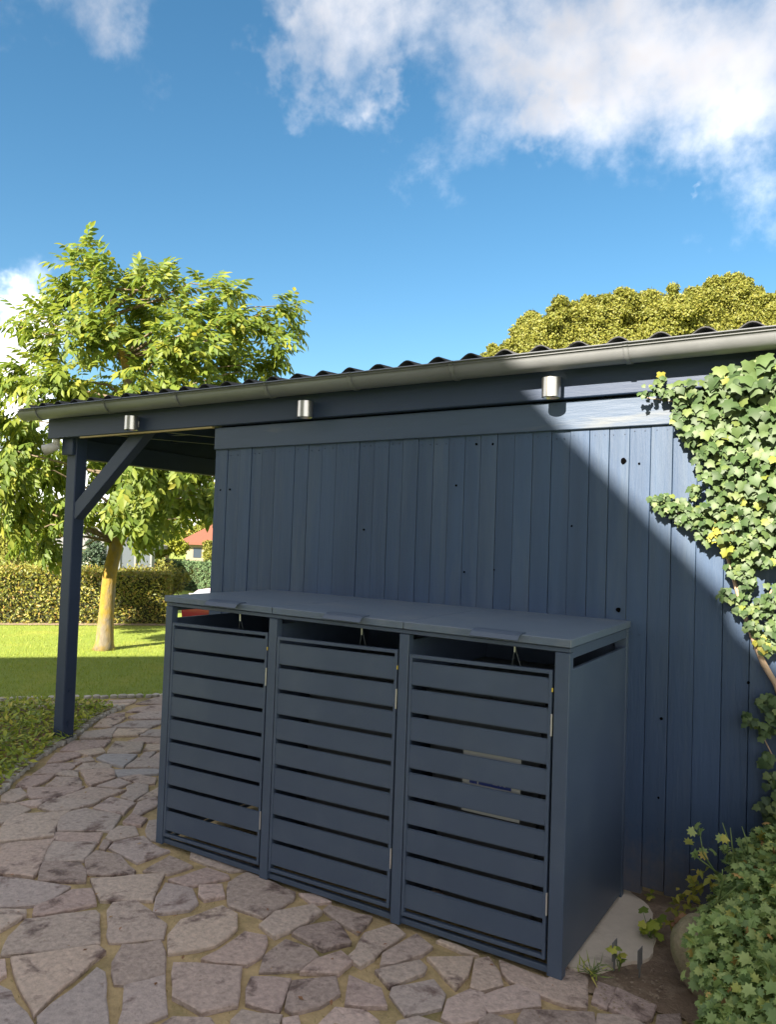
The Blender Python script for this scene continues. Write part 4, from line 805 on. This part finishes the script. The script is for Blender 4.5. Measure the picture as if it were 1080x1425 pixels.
Sz = rs.uniform(.19, .30, n); R_ = frames(tipd, nor)
pinme = scatter('leaf', *PIN, np.zeros((1, 3)), np.eye(3)[None], np.ones(1), 'walnut')
uv = np.array([px(p) for p in P]); vis = (uv[:, 0] > -5) & (uv[:, 0] < 430) & ((uv[:, 1] < 560) | ((uv[:, 0] < 85))); score = np.where(vis, Sz, 0)-.05*((P-CAM)@FW-td); order = np.argsort(-score); top = order[:290]; rest = order[290:]
crown = None
leaf_objs(wt, pinme, P[top], R_[top], Sz[top])
crown = link('crown', scatter('crown', *PIN, P[rest], R_[rest], Sz[rest], 'walnut'), wt); crown['kind'] = 'stuff'
print('walnut leaves', n)
for k in range(0, len(wbl), 1):
    c, r = wbl[k]; j = min(range(4, len(trk)), key=lambda i: np.linalg.norm(trk[i]-c)+(2.0 if trk[i][2] > c[2]-.1*np.linalg.norm(trk[i]-c) else 0)); a = trk[j]
    if np.linalg.norm(a-c) > 2.6: j = max(4, j-1); a = trk[j]
    m1 = a*.65+c*.35+rs.normal(0, .06, 3)+[0, 0, .08]; m2 = a*.3+c*.7+rs.normal(0, .06, 3)+[0, 0, .06]
    tube('branch', [tuple(a), tuple(m1), tuple(m2), tuple(c)], [.024, .015, .008, .003], 'twig', wt, 5)
def far_tree(name, lab, base, bl, dens, size, m, group=None, tr=.15, tmpl=QUAD, surf=.28):
    sub = []
    for c, r in bl:
        for _ in range(14 if r > .35 else 5):
            d = rv(1)[0]; d[2] = abs(d[2]); sub.append((np.array(c)+d*r*rs.uniform(.8, 1.12), r*rs.uniform(.14, .26)))
    t = thing(name, lab, 'tree', tuple(base), group); P, NR = blobs_to_leaves(bl+sub, dens, surf); n = len(P)
    link('crown', scatter('crown', *tmpl, P, frames(nrm(rv(n)+np.array([0, 0, -.2])), nrm(NR+rv(n)*.7)), rs.uniform(.7, 1.3, n)*size, m), t)['kind'] = 'stuff'
    top = max(bl, key=lambda b: b[0][2])[0]; cc = np.mean([b[0] for b in bl], axis=0)
    tube('trunk', [tuple(base), tuple(np.array(base)*.5+cc*.5), tuple(cc), tuple(top)], [tr, tr*.8, tr*.5, tr*.15], 'twig', t, 8)
    for b in bl[:6]: tube('branch', [tuple(np.array(base)*.4+cc*.6), tuple(b[0])], [tr*.35, tr*.1], 'twig', t, 5)
    return t
D_ = 24.
def bl_(lst, D): return [(at(x, y, D+dz), r/F*D) for x, y, r, dz in lst]
far_tree('lime_tree', 'large yellow-green tree crown directly behind the roof, rounder left one', (*at(840, 700, D_)[:2], -.3), bl_([(760, 485, 50, 0), (725, 500, 35, -.5), (800, 460, 46, .5), (850, 445, 38, 0), (868, 425, 24, -.2), (900, 450, 50, .6), (935, 455, 46, -.5), (830, 500, 60, 0), (780, 520, 60, .4), (900, 520, 80, 0), (700, 530, 45, 0), (850, 580, 110, .5)], D_), 13500, .085, 'far_a', 'trees behind the shed roof', .22)
far_tree('lime_tree', 'tallest yellow-green tree crown at the right behind the roof and ivy', (*at(1030, 700, D_+1)[:2], -.3), bl_([(1000, 405, 22, 0), (985, 420, 26, .3), (1025, 405, 18, -.3), (1030, 430, 38, 0), (970, 450, 40, -.4), (1070, 445, 40, .4), (1040, 480, 60, 0), (960, 500, 60, .5), (1110, 460, 50, 0), (1100, 520, 90, .5), (1020, 560, 100, 0)], D_+1), 13500, .085, 'far_a', 'trees behind the shed roof', .25)
# beech hedge
def hedge(name, lab, a, b, w, h, z0f, n_, size, m, jit=.06, core='hedge_core', tmpl=SIMP, cat='hedge'):
    a, b = np.array(a[:2]), np.array(b[:2]); d = b-a; ln = np.linalg.norm(d); d /= ln; nn = np.array([-d[1], d[0]]); 
    if nn@(np.array([-.6, .8])) < 0: nn = -nn
    t = thing(name, lab, cat, (*((a+b)/2), z0f(*((a+b)/2)))); m1 = (a+b)/2
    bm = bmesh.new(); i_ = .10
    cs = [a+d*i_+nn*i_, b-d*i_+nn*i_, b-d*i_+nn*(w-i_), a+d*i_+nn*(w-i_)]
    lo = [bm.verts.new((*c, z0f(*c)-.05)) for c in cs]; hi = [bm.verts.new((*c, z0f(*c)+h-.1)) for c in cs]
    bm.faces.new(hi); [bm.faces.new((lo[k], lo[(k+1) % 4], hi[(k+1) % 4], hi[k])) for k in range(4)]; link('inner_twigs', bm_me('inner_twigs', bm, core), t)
    A = [ln*h, ln*w, w*h, w*h, ln*h]; tot = sum(A); P = []; Nn = []
    for k, ar in enumerate(A):
        c = int(n_*ar/tot); u_ = rs.uniform(size=c); v_ = rs.uniform(size=c); dep = np.abs(rs.normal(0, jit, c))
        if k == 0: q = a+np.outer(u_*ln, d)+np.outer(dep, nn); z = v_*h; nv = np.array([*(-nn), .2])
        elif k == 4: q = a+np.outer(u_*ln, d)+np.outer(w-dep, nn); z = v_*h; nv = np.array([*(nn), .2])
        elif k == 1: q = a+np.outer(u_*ln, d)+np.outer(v_*w, nn); z = h-dep*.8+.05*rs.normal(size=c)*(rs.uniform(size=c) < .3); nv = np.array([0, 0, 1.])
        else: q = (a if k == 2 else b)+np.outer(v_*w, nn)+np.outer(dep if k == 2 else -dep, d); z = u_*h; nv = np.array([*(d*(-1 if k == 2 else 1)), .2])
        und = .06*np.array([mnoise.noise(Vector((float(x)*1.7, float(y)*1.7, float(zz)*2))) for (x, y), zz in zip(q, z)])
        q = q-np.outer(und*(1 if k == 0 else 0), nn); zg = np.array([z0f(*c) for c in q]); P.append(np.column_stack([q, zg+z+(und if k == 1 else 0)])); Nn.append(np.tile(nv, (c, 1)))
    P = np.concatenate(P); Nn = np.concatenate(Nn); n = len(P)
    link('foliage', scatter('foliage', *tmpl, P, frames(nrm(rv(n)+np.array([0, 0, -.3])), nrm(Nn+rv(n)*.75)), rs.uniform(.6, 1.3, n)*size, m), t)['kind'] = 'stuff'
    return t
h0 = onz(236, 869, -.02)[:2]; h1 = onz(0, 868, -.02)[:2]; hd = (h1-h0)/np.linalg.norm(h1-h0)
hedge('beech_hedge', 'clipped beech hedge in yellow-green and brown across the far side of the lawn', h0, h1+hd*5, 1.3, .86, lambda x, y: -.02, 52000, .055, 'hedge', .07)
# bare strip of soil under the hedge
q = [h0+hd*-.1, h1+hd*5]; nn = np.array([-hd[1], hd[0]]); nn = nn if nn@np.array([.6, -.8]) > 0 else -nn
v3 = [Vector((*(q[0]+nn*.22), -.012)), Vector((*(q[1]+nn*.22), -.012)), Vector((*(q[1]-nn*1.2), -.012)), Vector((*(q[0]-nn*1.2), -.012))]
so_ = struct(link('soil_strip', me_of('soil_strip', v3, [(0, 1, 2, 3)], 'soil')), 'narrow dark soil strip along the foot of the beech hedge', 'soil')
for p in so_.data.polygons:
    if p.normal.z < 0: p.flip()
# shrubs and trees beyond the hedge
def shrub(name, lab, lst, D, dens, size, m, cat='shrub', tr=.04):
    bl = bl_(lst, D); c = np.mean([b[0] for b in bl], axis=0); base = (c[0], c[1], th(c[0], c[1])-.02); t = far_tree(name, lab, base, bl, dens, size, m, None, tr); t['category'] = cat; return t
shrub('shrub', 'yellow-brown shrub behind the beech hedge at the left edge', [(10, 740, 28, 0), (-20, 745, 34, .3), (40, 750, 24, -.2), (20, 770, 30, 0), (60, 765, 20, .2), (0, 715, 18, 0)], 15, 5000, .07, 'far_a')
shrub('conifer', 'dark green conifer between the post and the walnut trunk', [(133, 765, 15, 0), (128, 780, 18, 0), (140, 785, 15, 0), (130, 752, 9, 0)], 18, 6000, .07, 'far_g', 'conifer')
shrub('yellow_shrub', 'bright lime-yellow shrub left of the red-roofed house', [(240, 757, 13, 0), (228, 764, 11, 0), (250, 763, 11, 0), (220, 770, 8, 0)], 40, 5200, .12, 'far_y')
shrub('shrub', 'olive tree partly hiding the cream wall of the red-roofed house', [(292, 762, 9, 0), (297, 772, 10, 0), (290, 775, 8, 0)], 50, 4200, .14, 'far_a')
shrub('shrub', 'loose pale green shrub at the right end of the beech hedge', [(238, 800, 16, 0), (228, 790, 13, .3), (250, 808, 14, 0), (262, 800, 9, 0), (240, 818, 14, 0), (222, 808, 12, 0)], 13.5, 5200, .05, 'far_a')
for i, (x0_, y0_, r_, lab) in enumerate([(262, 738, 9, 'low far tree left of the ridge of the red roof'), (285, 731, 11, 'low far tree above the red roof'), (215, 740, 9, 'hazy far tree above the blue-grey fence'), (232, 738, 8, 'hazy far tree behind the lime-yellow shrub'), (140, 732, 8, 'far tree above the pale roof beside the post'), (180, 744, 10, 'far tree just right of the walnut trunk'), (80, 742, 18, 'far tree seen left of the carport post'), (30, 738, 18, 'far tree at the left edge beyond the hedge'), (305, 728, 12, 'far tree hidden by the shed corner'), (-30, 736, 22, 'far tree beyond the left edge')]):
    D2 = 90; t = shrub('far_tree', lab, [(x0_, y0_+4, r_, 0), (x0_-r_*.8, y0_+7, r_*.8, 0), (x0_+r_*.9, y0_+6, r_*.8, 0), (x0_, y0_+16, r_, 0)], D2, 260 if r_ > 12 else 420, .32, 'far_a' if i % 2 else 'hedge', 'tree', .2); t['group'] = 'far trees on the horizon'
# clipped thuja hedge far right
ta = at(208, 770, 41); tb = at(330, 790, 37)
hedge('thuja_hedge', 'long clipped green thuja hedge below the red-roofed house', ta, tb, 1.0, 1.45, th, 16000, .13, 'thuja', .08)
# red-roofed house
def house(name, lab, D, xl, xr, ye, yb, yr, wallm, roofm, depth=6, group=None, hip=True):
    a = at(xl, ye, D); b = at(xr, ye, D); zt = (a[2]+b[2])/2; a, b = a[:2], b[:2]; d = (b-a); ln = np.linalg.norm(d); d /= ln; nn = np.array([-d[1], d[0]]); nn = nn if nn@FW[:2] > 0 else -nn
    zb = th(*a)-.1; zr = at((xl+xr)/2, yr, D)[2]
    t = thing(name, lab, 'house', (*((a+b)/2), zb), group)
    q = [a, b, b+nn*depth, a+nn*depth]; V = [(*c, zb) for c in q]+[(*c, zt) for c in q]
    link('wall', me_of('wall', V, [(k, (k+1) % 4, 4+(k+1) % 4, 4+k) for k in range(4)], wallm), t)
    ov = .5; e_ = [a-d*ov-nn*ov, b+d*ov-nn*ov, b+d*ov+nn*(depth+ov), a-d*ov+nn*(depth+ov)]; hp = depth/2 if hip else 0
    r0 = a+d*hp-(0 if hip else d*ov)+nn*depth/2; r1 = b-d*hp+(0 if hip else d*ov)+nn*depth/2
    V = [(*c, zt) for c in e_]+[(*r0, zr), (*r1, zr)]+[(*c, zt-.18) for c in e_]
    link('roof', me_of('roof', V, [(0, 1, 5, 4), (1, 2, 5), (2, 3, 4, 5), (3, 0, 4), (6, 7, 1, 0), (7, 8, 2, 1), (8, 9, 3, 2), (9, 6, 0, 3), (9, 8, 7, 6)], roofm), t)
    return t, a, d, nn, zb, zt, ln
t, a, d, nn, zb, zt, ln = house('house', 'small cream house with a red hipped roof beyond the green hedge', 58, 259, 420, 757, 780, 706, 'render', 'redtile', 7)
w0 = a+d*.55-nn*.03; o = link('window', me_of('window', [(*(w0), zt-1.15), (*(w0+d*.6), zt-1.15), (*(w0+d*.6), zt-.4), (*(w0), zt-.4), (*(w0+nn*.03), zt-1.15), (*(w0+d*.6+nn*.03), zt-1.15), (*(w0+d*.6+nn*.03), zt-.4), (*(w0+nn*.03), zt-.4)], [(0, 1, 2, 3), (0, 4, 5, 1), (1, 5, 6, 2), (2, 6, 7, 3), (3, 7, 4, 0)], 'glass'), t)
t, a, d, nn, zb, zt, ln = house('garage', 'pale low building with a light grey roof behind the dark conifer', 34, 60, 168, 758, 790, 733, 'rendw', 'greyroof', 5)
# blue-grey fence panels with posts behind the hedge
fa = at(168, 758, 26); fb = at(212, 759, 26); f_ = thing('fence', 'blue-grey panel fence with pale posts behind the beech hedge right of the walnut trunk', 'fence', (*fa[:2], -1)); d = (fb-fa)[:2]; ln = np.linalg.norm(d); d /= ln
for k in range(3):
    w_ = ln*1.0/2; s_ = k-1
    a = fa[:2]+d*(s_*w_+.05); b = a+d*(w_-.1); zt = .98
    V = [(*(a), -1.1), (*b, -1.1), (*b, zt+.1), (*((a+b)/2), zt), (*a, zt+.1)]; V += [(x+.03, y+.05, z) for x, y, z in V]
    link('fence_panel', me_of('fence_panel', V, [(0, 1, 2, 3, 4), (9, 8, 7, 6, 5)]+[(i, 5+i, 5+(i+1) % 5, (i+1) % 5) for i in range(5)], 'greypanel'), f_)
for k in range(4):
    a = fa[:2]+d*((k-1)*ln/2); V = [(a[0]+sx_, a[1]+sy_, z) for z in (-1.1, 1.18) for sx_, sy_ in ((-.05, -.05), (.05, -.05), (.05, .05), (-.05, .05))]
    link('fence_post', me_of('fence_post', V, [(0, 1, 2, 3), (7, 6, 5, 4)]+[(i, 4+i, 4+(i+1) % 4, (i+1) % 4) for i in range(4)], 'post_l'), f_)
# parked red car seen over and through the bin shelter
cpos = at(292, 830, 14.5); cg = th(cpos[0], cpos[1])
car = thing('parked_car', 'red parked car with sky reflection coloured into its roof, glimpsed above the left corner of the bin shelter', 'car', (cpos[0], cpos[1], cg))
ca = math.atan2(RT[1], RT[0])+.15; dc = Vector((math.cos(ca), math.sin(ca), 0)); dn_ = Vector((-dc.y, dc.x, 0)); c0 = Vector((cpos[0], cpos[1], cg-.28))+dc*1.55
def cpt(l, w, z): return tuple(c0+dc*l+dn_*w+Vector((0, 0, z)))
prof = [(-1.95, .32), (-1.98, .62), (-1.85, .80), (-1.1, .93), (-.95, .95), (1.2, .98), (1.75, .95), (1.95, .8), (1.97, .4), (1.8, .25), (-1.8, .25)]
V = [cpt(l, -.82, z) for l, z in prof]+[cpt(l, .82, z) for l, z in prof]; k = len(prof)
body = link('body', me_of('body', V, [tuple(range(k)), tuple(range(2*k-1, k-1, -1))]+[(i, k+i, k+(i+1) % k, (i+1) % k) for i in range(k)], 'red'), car)
cab = [(-1.0, .952), (-.35, 1.38), (.9, 1.40), (1.55, .97)]; V = [cpt(l, -.74+(.1 if z > 1.2 else 0), z) for l, z in cab]+[cpt(l, .74-(.1 if z > 1.2 else 0), z) for l, z in cab]
link('windows', me_of('windows', V, [(0, 1, 2, 3), (7, 6, 5, 4), (0, 4, 5, 1), (2, 6, 7, 3), (1, 5, 6, 2)], 'glass'), car)
V = [cpt(l, w, 1.405) for l, w in ((-.3, -.6), (.85, -.6), (.85, .6), (-.3, .6))]+[cpt(l, w, 1.43) for l, w in ((-.25, -.55), (.8, -.55), (.8, .55), (-.25, .55))]
link('roof', me_of('roof', V, [(0, 1, 2, 3), (4, 5, 6, 7)]+[(i, 4+i, 4+(i+1) % 4, (i+1) % 4) for i in range(4)], 'carroof_sky'), car)
for l in (-1.25, 1.25):
    for w in (-.8, .8):
        tube('wheel', [cpt(l, w-.09, .31), cpt(l, w+.09, .31)], .31, 'blackp', car, 18, False)
for w in (-.55, .55): tube('headlight', [cpt(-1.99, w, .66), cpt(-1.86, w, .66)], .09, 'whitep', car, 12)
# ------------------------------------------------------------------ the dwelling behind the viewer, whose gable throws the shadow
hs_ = thing('gabled_house', 'pale two-storey gabled house standing across the yard, opposite the blue shed', 'house', (-1, -12, 0)); Y0, Y1 = -7.8, -16.5
right = [(1.48, 6.085), (2.05, 5.50), (2.335, 5.215), (2.385, 5.075), (2.582, 4.89), (3.65, 3.85)]
gab = [(x, z+.781) for x, z in [(-6.6, 4.40), (-5.66, 5.04), (-.767, 8.37)]+right]
wl_ = [(-6.3, 0)]+[(-6.3, 5.2), (-.767, 8.95), (3.35, 4.8), (3.35, 0)]
k = len(wl_); V = [(x, Y0-.25, z) for x, z in wl_]+[(x, Y1+.25, z) for x, z in wl_]
link('wall', me_of('wall', V, [tuple(range(k)), tuple(range(2*k-1, k-1, -1))]+[(i, k+i, k+(i+1) % k, (i+1) % k) for i in range(k)], 'rendw'), hs_)
k = len(gab); V = [(x, Y0, z) for x, z in gab]+[(x, Y1, z) for x, z in gab]+[(x, Y0, z-.16) for x, z in gab]+[(x, Y1, z-.16) for x, z in gab]
link('roof', me_of('roof', V, [(i, i+1, k+i+1, k+i) for i in range(k-1)]+[(2*k+i, 3*k+i, 3*k+i+1, 2*k+i+1) for i in range(k-1)]+[(i, 2*k+i, 2*k+i+1, i+1) for i in range(k-1)]+[(k+i, k+i+1, 3*k+i+1, 3*k+i) for i in range(k-1)], 'redtile'), hs_)
for (x, z, w, h) in [(-4.2, .9, 1.3, 1.2), (-1.4, .9, 1.3, 1.2), (-3.1, 3.4, 1.1, 1.2), (-.9, 3.4, 1.1, 1.2), (1.1, 3.4, 1.1, 1.2)]:
    o = box('window', x-.06, x+w+.06, Y0-.26, Y0-.2, z-.06, z+h+.06, 'whitep', hs_, 0); box('pane', x, x+w, Y0-.198, Y0-.19, z, z+h, 'glass', o, 0)
box('door', 1.6, 2.55, Y0-.26, Y0-.2, .02, 2.1, 'paint_beam', hs_, 0)
for o in C.objects:
    if '_rooted' in o.keys(): del o['_rooted']
